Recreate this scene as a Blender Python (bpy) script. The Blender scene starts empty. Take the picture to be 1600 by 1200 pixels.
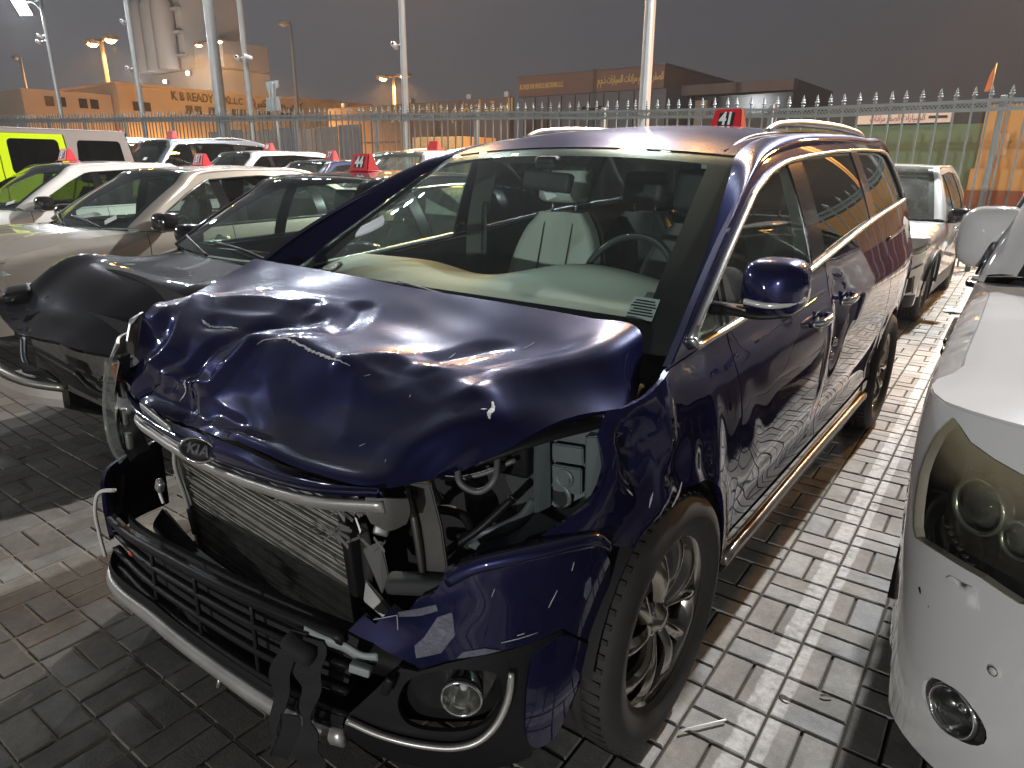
import bpy, bmesh, math, random
import numpy as np
from mathutils import Vector, Matrix
from mathutils.geometry import delaunay_2d_cdt
random.seed(7); rng = np.random.RandomState(7)
scene = bpy.context.scene
col = scene.collection
R = math.radians

# ---------------------------------------------------------------- camera
def cam_basis(yaw, pitch, roll):
    cy, sy, cp, sp = math.cos(yaw), math.sin(yaw), math.cos(pitch), math.sin(pitch)
    f = Vector((sy*cp, cy*cp, -sp)); r = Vector((cy, -sy, 0)); u = r.cross(f)
    cr, sr = math.cos(roll), math.sin(roll)
    return f, r*cr + u*sr, -r*sr + u*cr
f_, r_, u_ = cam_basis(-0.6485, 0.3103, 0.0070)
camd = bpy.data.cameras.new('camera'); camd.sensor_width = 36; camd.lens = 36*1060.7/1600
camd.clip_start = .05; camd.clip_end = 1500
cam = bpy.data.objects.new('camera', camd); col.objects.link(cam)
M = Matrix((r_, u_, -f_)).transposed().to_4x4(); M.translation = Vector((1.5813, -1.5298, 1.5603))
cam.matrix_world = M
scene.camera = cam

# ---------------------------------------------------------------- world: night sky over a lit town
w = bpy.data.worlds.new('World'); scene.world = w; w.use_nodes = True
nt = w.node_tree; nt.nodes.clear()
out = nt.nodes.new('ShaderNodeOutputWorld'); bg = nt.nodes.new('ShaderNodeBackground')
tc = nt.nodes.new('ShaderNodeTexCoord'); sx = nt.nodes.new('ShaderNodeSeparateXYZ')
rp = nt.nodes.new('ShaderNodeValToRGB')
nt.links.new(tc.outputs['Generated'], sx.inputs[0]); nt.links.new(sx.outputs['Z'], rp.inputs[0])
e = rp.color_ramp.elements
e[0].position = 0.0; e[0].color = (.118, .106, .104, 1)
e[1].position = .55; e[1].color = (.080, .083, .098, 1)
el = e.new(.16); el.color = (.094, .094, .104, 1)
sky = nt.nodes.new('ShaderNodeTexSky'); sky.sky_type = 'NISHITA'; sky.sun_disc = False
sky.sun_elevation = R(-6); sky.sun_rotation = R(180)
ad = nt.nodes.new('ShaderNodeMix'); ad.data_type = 'RGBA'; ad.blend_type = 'ADD'; ad.inputs[0].default_value = .01
nt.links.new(rp.outputs[0], ad.inputs[6]); nt.links.new(sky.outputs[0], ad.inputs[7])
mrw = nt.nodes.new('ShaderNodeMapRange'); mrw.interpolation_type = 'SMOOTHSTEP'; nt.links.new(sx.outputs['X'], mrw.inputs[0])
for i_, v_ in ((1, -1.), (2, .25), (3, 1.0), (4, .40)): mrw.inputs[i_].default_value = v_
nt.links.new(ad.outputs[2], bg.inputs[0]); nt.links.new(mrw.outputs[0], bg.inputs[1])   # town glow: brighter towards the town on the left
nt.links.new(bg.outputs[0], out.inputs[0])
vs = scene.view_settings
vs.view_transform = 'Standard'; vs.look = 'None'; vs.exposure = 0.0; vs.gamma = 1.0; vs.use_curve_mapping = False
scene.cycles.use_denoising = True
scene.cycles.max_bounces = 10; scene.cycles.transparent_max_bounces = 16
scene.cycles.sample_clamp_indirect = 6.0; scene.cycles.caustics_reflective = False; scene.cycles.caustics_refractive = False

# ---------------------------------------------------------------- materials
def nodes(m):
    m.use_nodes = True; n = m.node_tree; return n, n.nodes['Principled BSDF'], n.links
MATS = {}
def mat(name, c, rough=.5, metal=0., coat=0., coat_rough=.05, emis=None, es=0., var=0., vscale=6., bump=0., bscale=60., spec=.5, dust=0., dustc=(.30,.28,.25), dscale=3., wcol=None, rvar=0.):
    """procedural principled material: colour variation, dust patches and fine relief from noise"""
    if name in MATS: return MATS[name]
    m = bpy.data.materials.new(name); n, b, L = nodes(m); MATS[name] = m
    b.inputs['Base Color'].default_value = (*c, 1); b.inputs['Roughness'].default_value = rough
    b.inputs['Metallic'].default_value = metal; b.inputs['Coat Weight'].default_value = coat
    b.inputs['Coat Roughness'].default_value = coat_rough; b.inputs['Specular IOR Level'].default_value = spec
    if emis:
        b.inputs['Emission Color'].default_value = (*emis, 1); b.inputs['Emission Strength'].default_value = es
    tcn = n.nodes.new('ShaderNodeTexCoord')
    if var or dust or rvar:
        nz = n.nodes.new('ShaderNodeTexNoise'); nz.inputs['Scale'].default_value = vscale; nz.inputs['Detail'].default_value = 6
        L.new(tcn.outputs['Object'], nz.inputs['Vector'])
    last = None
    if var:
        mx = n.nodes.new('ShaderNodeMix'); mx.data_type = 'RGBA'
        mx.inputs[6].default_value = (*[max(0, v*(1-var)) for v in c], 1); mx.inputs[7].default_value = (*[min(1, v*(1+var)) for v in c], 1)
        L.new(nz.outputs[0], mx.inputs[0]); last = mx.outputs[2]; L.new(last, b.inputs['Base Color'])
    if rvar:
        mr = n.nodes.new('ShaderNodeMapRange'); mr.inputs[1].default_value = .3; mr.inputs[2].default_value = .7
        mr.inputs[3].default_value = max(0, rough-rvar); mr.inputs[4].default_value = min(1, rough+rvar)
        L.new(nz.outputs[0], mr.inputs[0]); L.new(mr.outputs[0], b.inputs['Roughness'])
    if dust:
        nd = n.nodes.new('ShaderNodeTexNoise'); nd.inputs['Scale'].default_value = dscale; nd.inputs['Detail'].default_value = 9; nd.inputs['Roughness'].default_value = .65
        L.new(tcn.outputs['Object'], nd.inputs['Vector'])
        mr = n.nodes.new('ShaderNodeMapRange'); mr.inputs[1].default_value = .38; mr.inputs[2].default_value = .75
        mr.inputs[3].default_value = dust*.25; mr.inputs[4].default_value = dust
        L.new(nd.outputs[0], mr.inputs[0])
        df = n.nodes.new('ShaderNodeBsdfPrincipled'); df.inputs['Base Color'].default_value = (*dustc, 1); df.inputs['Roughness'].default_value = .75
        ms = n.nodes.new('ShaderNodeMixShader'); L.new(mr.outputs[0], ms.inputs[0]); L.new(b.outputs[0], ms.inputs[1]); L.new(df.outputs[0], ms.inputs[2])
        L.new(ms.outputs[0], n.nodes['Material Output'].inputs[0])
    if bump:
        nb = n.nodes.new('ShaderNodeTexNoise'); nb.inputs['Scale'].default_value = bscale; nb.inputs['Detail'].default_value = 5
        L.new(tcn.outputs['Object'], nb.inputs['Vector'])
        bp = n.nodes.new('ShaderNodeBump'); bp.inputs['Strength'].default_value = bump; bp.inputs['Distance'].default_value = .01
        L.new(nb.outputs[0], bp.inputs['Height']); L.new(bp.outputs[0], b.inputs['Normal'])
    return m

def glass(name, tint, refl=1.0, film=0.0, rough=.0):
    """window glass: clear tinted sheet with Fresnel reflection and a thin film of dust"""
    if name in MATS: return MATS[name]
    m = bpy.data.materials.new(name); MATS[name] = m; m.use_nodes = True; n = m.node_tree; n.nodes.clear(); L = n.links
    o = n.nodes.new('ShaderNodeOutputMaterial'); tr = n.nodes.new('ShaderNodeBsdfTransparent'); gl = n.nodes.new('ShaderNodeBsdfGlossy')
    tr.inputs[0].default_value = (*tint, 1); gl.inputs['Roughness'].default_value = rough; gl.inputs[0].default_value = (.9, .97, .95, 1)
    ge = n.nodes.new('ShaderNodeNewGeometry'); dt = n.nodes.new('ShaderNodeVectorMath'); dt.operation = 'DOT_PRODUCT'; L.new(ge.outputs['Normal'], dt.inputs[0]); L.new(ge.outputs['Incoming'], dt.inputs[1])
    def mth(op, a, b=None):   # thin sheet: the same Fresnel curve from either side
        q = n.nodes.new('ShaderNodeMath'); q.operation = op; L.new(a, q.inputs[0])
        if b is not None: q.inputs[1].default_value = b
        return q.outputs[0]
    ab = mth('ABSOLUTE', dt.outputs['Value']); q = n.nodes.new('ShaderNodeMath'); q.operation = 'SUBTRACT'; q.inputs[0].default_value = 1.; L.new(ab, q.inputs[1])
    p5 = mth('POWER', q.outputs[0], 4.6); mm = mth('MULTIPLY', p5, .90*refl); ml = n.nodes.new('ShaderNodeMath'); ml.operation = 'ADD'; ml.inputs[1].default_value = .07*refl; L.new(mm, ml.inputs[0])
    mx = n.nodes.new('ShaderNodeMixShader'); L.new(ml.outputs[0], mx.inputs[0]); L.new(tr.outputs[0], mx.inputs[1]); L.new(gl.outputs[0], mx.inputs[2])
    last = mx
    if film:
        d1 = n.nodes.new('ShaderNodeBsdfDiffuse'); d1.inputs[0].default_value = (.5, .52, .48, 1); d2 = n.nodes.new('ShaderNodeBsdfTranslucent'); d2.inputs[0].default_value = (.5, .56, .52, 1); df = n.nodes.new('ShaderNodeMixShader'); df.inputs[0].default_value = .5; L.new(d1.outputs[0], df.inputs[1]); L.new(d2.outputs[0], df.inputs[2])
        t2 = n.nodes.new('ShaderNodeTexCoord'); nz = n.nodes.new('ShaderNodeTexNoise'); nz.inputs['Scale'].default_value = 7; nz.inputs['Detail'].default_value = 8
        L.new(t2.outputs['Object'], nz.inputs['Vector'])
        mr = n.nodes.new('ShaderNodeMapRange'); mr.inputs[1].default_value = .35; mr.inputs[2].default_value = .8; mr.inputs[3].default_value = film*.4; mr.inputs[4].default_value = film
        L.new(nz.outputs[0], mr.inputs[0])
        m2 = n.nodes.new('ShaderNodeMixShader'); L.new(mr.outputs[0], m2.inputs[0]); L.new(mx.outputs[0], m2.inputs[1]); L.new(df.outputs[0], m2.inputs[2]); last = m2
    L.new(last.outputs[0], o.inputs[0])
    return m

def paint(name, c, metal=.55, rough=.36, dust=.10, flake=None, coat_rough=.025):
    """clear-coated paint; a film of settled dust and fine scratches lies on upward faces"""
    if name in MATS: return MATS[name]
    m = bpy.data.materials.new(name); n, b, L = nodes(m); MATS[name] = m
    b.inputs['Base Color'].default_value = (*c, 1); b.inputs['Roughness'].default_value = rough; b.inputs['Metallic'].default_value = metal
    b.inputs['Coat Weight'].default_value = 1; b.inputs['Coat Roughness'].default_value = coat_rough; b.inputs['Specular IOR Level'].default_value = 0.
    tcn = n.nodes.new('ShaderNodeTexCoord'); ge = n.nodes.new('ShaderNodeNewGeometry'); sz = n.nodes.new('ShaderNodeSeparateXYZ'); L.new(ge.outputs['Normal'], sz.inputs[0])
    up = n.nodes.new('ShaderNodeMapRange'); up.interpolation_type = 'SMOOTHSTEP'; L.new(sz.outputs['Z'], up.inputs[0])
    for i, v in ((1, .58), (2, .98), (3, .03), (4, 1.)): up.inputs[i].default_value = v
    nd = n.nodes.new('ShaderNodeTexNoise'); nd.inputs['Scale'].default_value = 2.6; nd.inputs['Detail'].default_value = 9; nd.inputs['Roughness'].default_value = .62; L.new(tcn.outputs['Object'], nd.inputs['Vector'])
    mr = n.nodes.new('ShaderNodeMapRange'); L.new(nd.outputs[0], mr.inputs[0])
    for i, v in ((1, .34), (2, .72), (3, dust*.45), (4, dust)): mr.inputs[i].default_value = v
    ml = n.nodes.new('ShaderNodeMath'); ml.operation = 'MULTIPLY'; L.new(up.outputs[0], ml.inputs[0]); L.new(mr.outputs[0], ml.inputs[1])
    film = n.nodes.new('ShaderNodeBsdfPrincipled'); film.inputs['Base Color'].default_value = (.40+.4*c[0], .42+.4*c[1], .46+.4*c[2], 1); film.inputs['Roughness'].default_value = .27; film.inputs['Metallic'].default_value = .8; body = b.outputs[0]
    if flake:
        gf = n.nodes.new('ShaderNodeBsdfGlossy'); gf.inputs[0].default_value = (*flake, 1); gf.inputs['Roughness'].default_value = .36; mf = n.nodes.new('ShaderNodeMixShader'); mf.inputs[0].default_value = .06; L.new(body, mf.inputs[1]); L.new(gf.outputs[0], mf.inputs[2]); body = mf.outputs[0]
    ms = n.nodes.new('ShaderNodeMixShader'); L.new(ml.outputs[0], ms.inputs[0]); L.new(body, ms.inputs[1]); L.new(film.outputs[0], ms.inputs[2]); L.new(ms.outputs[0], n.nodes['Material Output'].inputs[0])
    return m

NAVY = paint('navy_paint', (.0045, .0042, .024), .0, .30, .32, flake=(.12, .14, .50))
BLACKP = paint('black_paint', (.008, .008, .009), .05, .30, .07)
CHAMP = paint('champagne_paint', (.38, .35, .30), .45, .34, .16)
WHITEP = paint('white_paint', (.60, .60, .575), .0, .5, .08)
PEARL = paint('pearl_paint', (.56, .555, .545), .0, .5, .01)
SILVER = paint('silver_paint', (.50, .51, .50), .45, .36, .08)
GREYB = paint('grey_blue_paint', (.20, .23, .27), .6, .34, .10)
LIME = paint('lime_paint', (.50, .66, .015), .0, .30, .04)
GREIGE = mat('hardtop_grey', (.20, .17, .15), .6, bump=.15, bscale=300, var=.1)
DKBLUE = paint('dark_blue_paint', (.03, .04, .08), .5, .34, .10)
CHROME = mat('chrome', (.72, .72, .71), .10, 1.0, rvar=.06, vscale=8, dust=.06)
SATIN = mat('satin_silver', (.52, .51, .48), .42, .7, rvar=.1, vscale=10, dust=.18)
RIMM = mat('dark_chrome_wheel', (.36, .34, .30), .16, 1.0, rvar=.08, vscale=9, dust=.14)
RIMS = mat('silver_wheel', (.45, .45, .44), .3, .9, dust=.2)
STEEL = mat('primer_steel', (.085, .108, .113), .45, .25, var=.2, vscale=9, dust=.12)
ALU = mat('bare_aluminium', (.55, .53, .49), .38, .9, var=.15, vscale=12, bump=.1, dust=.2)
BLKP = mat('black_plastic', (.008, .008, .009), .45, var=.3, vscale=14, spec=.22, dust=.015, bump=.05, bscale=200)
BLKG = mat('gloss_black', (.008, .008, .009), .12, coat=.6, dust=.05)
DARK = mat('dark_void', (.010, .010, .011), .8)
TYRE = mat('tyre_rubber', (.014, .0135, .013), .75, var=.4, vscale=12, dust=.12, dustc=(.16, .13, .10))
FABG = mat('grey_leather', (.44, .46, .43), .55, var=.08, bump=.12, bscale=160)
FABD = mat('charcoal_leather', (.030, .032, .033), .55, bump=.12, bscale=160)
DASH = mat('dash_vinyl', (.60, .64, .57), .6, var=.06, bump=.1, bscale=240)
TRIM = mat('grey_trim', (.34, .35, .33), .7, var=.06)
TRIMD = mat('dark_trim', (.03, .032, .034), .6)
HEADL = mat('headlining', (.42, .42, .39), .85)
REDS = mat('red_sign', (.62, .016, .024), .42, var=.1)
BLKS = mat('sign_black', (.012, .012, .012), .5)
WHT = mat('white_print', (.80, .80, .78), .5)
PAPER = mat('paper_white', (.78, .80, .84), .7)
GWS = glass('windscreen_glass', (.84, .95, .89), 1.0, .055)
GRW = glass('rear_glass', (.45, .52, .49), 1.0, .10)
GWF = glass('pale_windscreen', (.55, .66, .61), 1.0, .42)  # strong pale film over the tint
BRT = mat('bright_trim', (.68, .68, .66), .26, .9, dust=.1)
SHARD = mat('dull_shard', (.17, .17, .165), .4, .5)
GCL = glass('side_glass', (.76, .92, .86), .8, .10)
GTI = glass('privacy_glass', (.035, .04, .042), .95, .025)
GTM = glass('tinted_glass', (.28, .32, .31), .9, .03)
BRONZE = mat('bronze_trim', (.30, .26, .22), .30, .8, dust=.2)
LENS = glass('lamp_lens', (.86, .87, .85), .8, .05, .03)

# ---------------------------------------------------------------- mesh helpers
def mesh_obj(name, V, F, m=None, parent=None, smooth=True):
    me = bpy.data.meshes.new(name); me.from_pydata([tuple(map(float, v)) for v in V], [], [tuple(int(i) for i in f) for f in F])
    if smooth: me.polygons.foreach_set('use_smooth', [True]*len(me.polygons))
    me.update()
    o = bpy.data.objects.new(name, me); col.objects.link(o)
    if m: me.materials.append(m)
    if parent: o.parent = parent
    return o
def tag(o, label=None, cat=None, group=None, kind=None):
    if label: o['label'] = label
    if cat: o['category'] = cat
    if group: o['group'] = group
    if kind: o['kind'] = kind
    return o
def empty(name, loc=(0, 0, 0), rz=0., label=None, cat=None, group=None):
    o = bpy.data.objects.new(name, None); o.empty_display_size = .1; col.objects.link(o)
    o.location = loc; o.rotation_euler = (0, 0, rz); return tag(o, label, cat, group)
def mirror(o, parent=None, name=None):
    """the same part on the other side of the car"""
    me = o.data.copy(); n = len(me.vertices); co = np.empty(n*3); me.vertices.foreach_get('co', co)
    co = co.reshape(-1, 3); co[:, 0] *= -1; me.vertices.foreach_set('co', co.ravel()); me.flip_normals(); me.update()
    c = bpy.data.objects.new(name or o.name.split('.')[0], me); col.objects.link(c); c.parent = parent or o.parent
    return c
def crs(k, V, t):
    k = np.asarray(k, float); V = np.asarray(V, float); t = np.clip(np.asarray(t, float), k[0], k[-1])
    n = len(k); m = np.zeros_like(V); h = np.diff(k); d = (V[1:]-V[:-1])/h.reshape((-1,)+(1,)*(V.ndim-1))
    m[0] = d[0]; m[-1] = d[-1]
    for i in range(1, n-1): m[i] = (d[i-1]*h[i]+d[i]*h[i-1])/(h[i-1]+h[i])
    i = np.clip(np.searchsorted(k, t, side='right')-1, 0, n-2); s = (t-k[i])/h[i]
    sh = s.shape+(1,)*(V.ndim-1); hh = h[i].reshape(sh); s = s.reshape(sh)
    return (2*s**3-3*s*s+1)*V[i]+(s**3-2*s*s+s)*hh*m[i]+(-2*s**3+3*s*s)*V[i+1]+(s**3-s*s)*hh*m[i+1]
def spl(P, n):
    """smooth curve through control points, n points evenly spaced"""
    P = np.asarray(P, float)
    if len(P) == 2: return P[0]+(P[1]-P[0])*np.linspace(0, 1, n)[:, None]
    k = np.r_[0, np.cumsum(np.linalg.norm(np.diff(P, axis=0), axis=1)**.75+1e-9)]
    D = crs(k, P, np.linspace(0, k[-1], max(200, n*6)))
    s = np.r_[0, np.cumsum(np.linalg.norm(np.diff(D, axis=0), axis=1))]
    t = np.linspace(0, s[-1], n)
    return np.stack([np.interp(t, s, D[:, i]) for i in range(P.shape[1])], 1)
def splk(P, n, per):
    """curve through points keeping the control points at fixed sample indices (per samples each span)"""
    P = np.asarray(P, float); k = np.arange(len(P)); return crs(k, P, np.linspace(0, len(P)-1, n))
def lin(P, n):
    P = np.asarray(P, float); s = np.r_[0, np.cumsum(np.linalg.norm(np.diff(P, axis=0), axis=1))]; t = np.linspace(0, s[-1], n)
    return np.stack([np.interp(t, s, P[:, i]) for i in range(P.shape[1])], 1)
def gridT(nu, nv):
    i, j = np.meshgrid(np.arange(nu-1), np.arange(nv-1), indexing='ij'); a = (i*nv+j).ravel()
    return np.stack([a, a+nv, a+nv+1, a+1], 1)
def finish(name, V, T, m, parent, th=0., dirn=None, smooth=True, vn=None):
    """orient, add a turned-in rim of depth th at the free edges and link as one part"""
    V = np.asarray(V, float); T = [list(t) for t in T]; n0 = len(V)
    def nrm(T):
        N = np.zeros_like(V)
        for t in T:
            a = V[t[0]]; q = np.cross(V[t[1]]-a, V[t[2]]-a)
            if len(t) == 4: q = q+np.cross(V[t[2]]-a, V[t[3]]-a)
            for i in t: N[i] += q
        return N
    N = nrm(T)
    if dirn is not None:
        s = 0.
        if callable(dirn): s = float((N*dirn(V)).sum())
        else: s = float((N@np.asarray(dirn, float)).sum())
        if s < 0: T = [t[::-1] for t in T]; N = -N
    if th:
        N = N/np.maximum(np.linalg.norm(N, axis=1, keepdims=True), 1e-12)
        cnt = {}
        for t in T:
            for a, b in zip(t, t[1:]+t[:1]):
                kk = (min(a, b), max(a, b)); cnt[kk] = cnt.get(kk, 0)+1 if kk in cnt else 1
        bd = [(a, b) for t in T for a, b in zip(t, t[1:]+t[:1]) if cnt[(min(a, b), max(a, b))] == 1]
        idx = {}; add = []
        def g(i):
            if i not in idx:
                idx[i] = len(V)+len(add); add.append(V[i]); add.append(V[i]-N[i]*th)
            return idx[i]
        F2 = []
        for a, b in bd:
            ia, ib = g(a), g(b); F2.append([ib, ia, ia+1, ib+1])
        V = np.vstack([V, np.array(add)]) if add else V; T = T+F2
    o = mesh_obj(name, V, T, m, parent, smooth)
    if vn is not None:   # exact surface normals, so that reflections stay clean
        vn = vn*np.sign((vn*N[:n0]).sum(1, keepdims=True)+1e-12); me = o.data; nl = len(me.loops)
        vi = np.empty(nl, int); me.loops.foreach_get('vertex_index', vi); lt = np.empty(len(me.polygons), int); me.polygons.foreach_get('loop_total', lt)
        pn = np.empty(len(me.polygons)*3); me.polygons.foreach_get('normal', pn); ln_ = np.repeat(pn.reshape(-1, 3), lt, axis=0); k = vi < n0; ln_[k] = vn[vi[k]]
        me.normals_split_custom_set(ln_.tolist())
    return o
def smooth_loop(O, n=60):
    """rounded closed outline through the given corners"""
    P = np.asarray(O, float); k = len(P); Q = np.vstack([P[-2:], P, P[:3]]); t = np.arange(len(Q)); D = crs(t, Q, np.linspace(2, 2+k, n+1))[:-1]; return [tuple(p) for p in D]
def loft(name, curves, nu, nv, m, parent=None, th=0., dirn=None, deform=None, keep=False):
    """surface through a list of curves (each resampled to nu points); nv points across"""
    C = np.stack([(splk(c, nu, 0) if keep else spl(c, nu)) for c in curves])
    if len(C) == 2: P = C[0]+(C[1]-C[0])*np.linspace(0, 1, nv)[:, None, None]
    else:
        d = np.linalg.norm(np.diff(C, axis=0), axis=2).mean(1)+1e-9; k = np.r_[0, np.cumsum(d)]
        P = crs(k, C, np.linspace(0, k[-1], nv))
    if deform is not None: P = deform(P)
    return finish(name, P.reshape(-1, 3), gridT(nv, nu), m, parent, th, dirn)
def coons(c0, c1, d0, d1):
    """c0,c1 along u (n points); d0,d1 along v (m points): d0 joins the starts, d1 joins the ends"""
    c0, c1, d0, d1 = map(lambda a: np.asarray(a, float), (c0, c1, d0, d1)); n, m_ = len(c0), len(d0)
    u = np.linspace(0, 1, n)[None, :, None]; v = np.linspace(0, 1, m_)[:, None, None]
    return ((1-v)*c0[None]+v*c1[None]+(1-u)*d0[:, None]+u*d1[:, None]
            - ((1-u)*(1-v)*c0[0]+u*(1-v)*c0[-1]+(1-u)*v*c1[0]+u*v*c1[-1]))
def gridobj(name, P, m, parent, th=0., dirn=None):
    return finish(name, P.reshape(-1, 3), gridT(P.shape[0], P.shape[1]), m, parent, th, dirn)
def inside(P, poly):
    x, y = P[:, 0], P[:, 1]; r = np.zeros(len(P), bool); q = np.asarray(poly); j = len(q)-1
    for i in range(len(q)):
        xi, yi, xj, yj = *q[i], *q[j]
        c = ((yi > y) != (yj > y)); 
        with np.errstate(divide='ignore', invalid='ignore'): r ^= c & (x < (xj-xi)*(y-yi)/(yj-yi+1e-15)+xi)
        j = i
    return r
def dens(P, res):
    P = np.asarray(P, float); o = []
    for a, b in zip(P, np.roll(P, -1, 0)):
        n = max(1, int(np.linalg.norm(b-a)/res+.5)); o += [a+(b-a)*i/n for i in range(n)]
    return np.array(o)
def panel(name, S, outl, m, parent, holes=(), res=.04, th=.012, dirn=(1, 0, 0), deform=None, rw=0.):
    """sheet cut to an outline in the two parameters of a surface S"""
    loops = [dens(outl, res)]+[dens(h, res) for h in holes]
    lo, hi = loops[0].min(0), loops[0].max(0)
    gx, gy = np.meshgrid(np.arange(lo[0]+res*.5, hi[0], res), np.arange(lo[1]+res*.5, hi[1], res)); G = np.stack([gx.ravel(), gy.ravel()], 1)
    if len(G):
        k = inside(G, loops[0])
        for h in loops[1:]: k &= ~inside(G, h)
        G = G[k]
    B = np.vstack(loops)
    if len(G):
        dm = np.full(len(G), 9.)
        for b in B: dm = np.minimum(dm, np.hypot(G[:, 0]-b[0], G[:, 1]-b[1]))
        G = G[dm > res*.55]
    pts = np.vstack([B, G]) if len(G) else B
    E = []; s = 0
    for l in loops:
        n = len(l); E += [(s+i, s+(i+1) % n) for i in range(n)]; s += n
    r = delaunay_2d_cdt([Vector(q) for q in pts.tolist()], E, [], 0, 1e-6)
    Q = np.array([tuple(v) for v in r[0]]); T = np.array([list(t) for t in r[2]])
    c = Q[T].mean(1); k = inside(c, loops[0])
    for h in loops[1:]: k &= ~inside(c, h)
    T = T[k]; V = np.asarray(S(Q[:, 0], Q[:, 1]), float)
    if deform is not None: V = deform(V)
    e_ = 2e-3; df = deform or (lambda q: q); q1 = [df(np.asarray(S(Q[:, 0]+a, Q[:, 1]+b), float)) for a, b in ((e_, 0), (-e_, 0), (0, e_), (0, -e_))]
    vn = np.cross(q1[0]-q1[1], q1[2]-q1[3]); vn /= np.linalg.norm(vn, axis=1, keepdims=True)+1e-15
    us = np.unique(T); mp = -np.ones(len(V), int); mp[us] = np.arange(len(us))
    return finish(name, V[us], mp[T], m, parent, th, dirn, vn=vn[us])
def tube(name, P, r, m, parent=None, n=8, ns=None, caps=True, flat=None):
    """pipe along a smooth path; r may be a list; flat=(a,b) gives an elliptic section"""
    P = spl(P, ns or max(6, 6*len(P))); k = len(P); rr = np.interp(np.linspace(0, 1, k), np.linspace(0, 1, len(r)), r) if hasattr(r, '__len__') else np.full(k, r)
    Tn = np.gradient(P, axis=0); Tn /= np.linalg.norm(Tn, axis=1, keepdims=True)+1e-12
    ref = np.array([0, 0, 1.]) if abs(Tn[0][2]) < .9 else np.array([1., 0, 0]); V = []
    a = np.linspace(0, 2*np.pi, n, endpoint=False); fa, fb = flat or (1, 1)
    for i in range(k):
        s = np.cross(Tn[i], ref); s /= np.linalg.norm(s)+1e-12; b = np.cross(s, Tn[i]); ref = b
        V += [P[i]+rr[i]*(fa*np.cos(t)*s+fb*np.sin(t)*b) for t in a]
    F = [(i*n+j, i*n+(j+1) % n, (i+1)*n+(j+1) % n, (i+1)*n+j) for i in range(k-1) for j in range(n)]
    if caps: F += [tuple(range(n-1, -1, -1)), tuple((k-1)*n+j for j in range(n))]
    return mesh_obj(name, V, F, m, parent)
def sweep(name, P, prof, m, parent=None, ns=40, up=(0, 0, 1), keep=False, smooth=True):
    """section (a across, b along up) carried along a path"""
    P = lin(P, ns) if keep else spl(P, ns); Tn = np.gradient(P, axis=0); Tn /= np.linalg.norm(Tn, axis=1, keepdims=True)+1e-12
    n = len(prof); V = []
    for i in range(len(P)):
        s = np.cross(Tn[i], up); s /= np.linalg.norm(s)+1e-12; b = np.cross(s, Tn[i])
        V += [P[i]+a*s+c*b for a, c in prof]
    F = [(i*n+j, i*n+(j+1) % n, (i+1)*n+(j+1) % n, (i+1)*n+j) for i in range(len(P)-1) for j in range(n)]
    F += [tuple(range(n-1, -1, -1)), tuple((len(P)-1)*n+j for j in range(n))]
    o = mesh_obj(name, V, F, m, parent, smooth)
    return o
def rbox(name, size, loc, m, parent=None, bev=.01, rot=(0, 0, 0), seg=2, taper=None):
    """box with rounded edges; taper=(sx,sy) scales its top"""
    bm = bmesh.new(); bmesh.ops.create_cube(bm, size=1)
    for v in bm.verts:
        v.co.x *= size[0]; v.co.y *= size[1]; v.co.z *= size[2]
        if taper and v.co.z > 0: v.co.x *= taper[0]; v.co.y *= taper[1]
    if bev: bmesh.ops.bevel(bm, geom=bm.edges[:], offset=bev, segments=seg, profile=.6, affect='EDGES')
    me = bpy.data.meshes.new(name); bm.to_mesh(me); bm.free()
    me.polygons.foreach_set('use_smooth', [True]*len(me.polygons)) if bev else None
    me.materials.append(m); o = bpy.data.objects.new(name, me); col.objects.link(o); o.location = loc; o.rotation_euler = rot
    if parent: o.parent = parent
    return o
def lathe(name, prof, m, parent=None, n=32, axis='x', loc=(0, 0, 0), smooth=True, close=False):
    """(r, h) profile turned about an axis"""
    V = []; k = len(prof)
    for i in range(n):
        a = 2*math.pi*i/n; c, s = math.cos(a), math.sin(a)
        for r, h in prof:
            V.append({'x': (h, r*c, r*s), 'y': (r*c, h, r*s), 'z': (r*c, r*s, h)}[axis])
    F = [(i*k+j, i*k+j+1, ((i+1) % n)*k+j+1, ((i+1) % n)*k+j) for i in range(n) for j in range(k-1)]
    V = np.array(V); o = finish(name, V, F, m, parent, 0., None, smooth); o.location = loc
    bm = bmesh.new(); bm.from_mesh(o.data); bmesh.ops.remove_doubles(bm, verts=bm.verts[:], dist=1e-5); bmesh.ops.recalc_face_normals(bm, faces=bm.faces[:]); bm.to_mesh(o.data); bm.free()
    return o
def text(name, body, size, m, parent, loc, rot, ext=.002, bold=0., align='CENTER', sx=1.):
    c = bpy.data.curves.new(name, 'FONT'); c.body = body; c.size = size; c.extrude = ext; c.offset = bold; c.align_x = align; c.align_y = 'CENTER'
    o = bpy.data.objects.new(name, c); col.objects.link(o); c.materials.append(m); o.location = loc; o.rotation_euler = rot; o.scale = (sx, 1, 1)
    if parent: o.parent = parent
    TEXTS.append(o); return o
TEXTS = []
def join_bm(parts):
    """many small pieces as one mesh: list of (V,F)"""
    V = []; F = []
    for v, f in parts:
        s = len(V); V += [tuple(x) for x in v]; F += [tuple(i+s for i in q) for q in f]
    return V, F
BOXF = [(0, 3, 2, 1), (4, 5, 6, 7), (0, 1, 5, 4), (1, 2, 6, 5), (2, 3, 7, 6), (3, 0, 4, 7)]
def boxv(x0, x1, y0, y1, z0, z1):
    return [(x0, y0, z0), (x1, y0, z0), (x1, y1, z0), (x0, y1, z0), (x0, y0, z1), (x1, y0, z1), (x1, y1, z1), (x0, y1, z1)]
def copy_tree(o, parent=None):
    c = o.copy(); col.objects.link(c); c.parent = parent
    for ch in list(o.children): copy_tree(ch, c)
    return c
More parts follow.
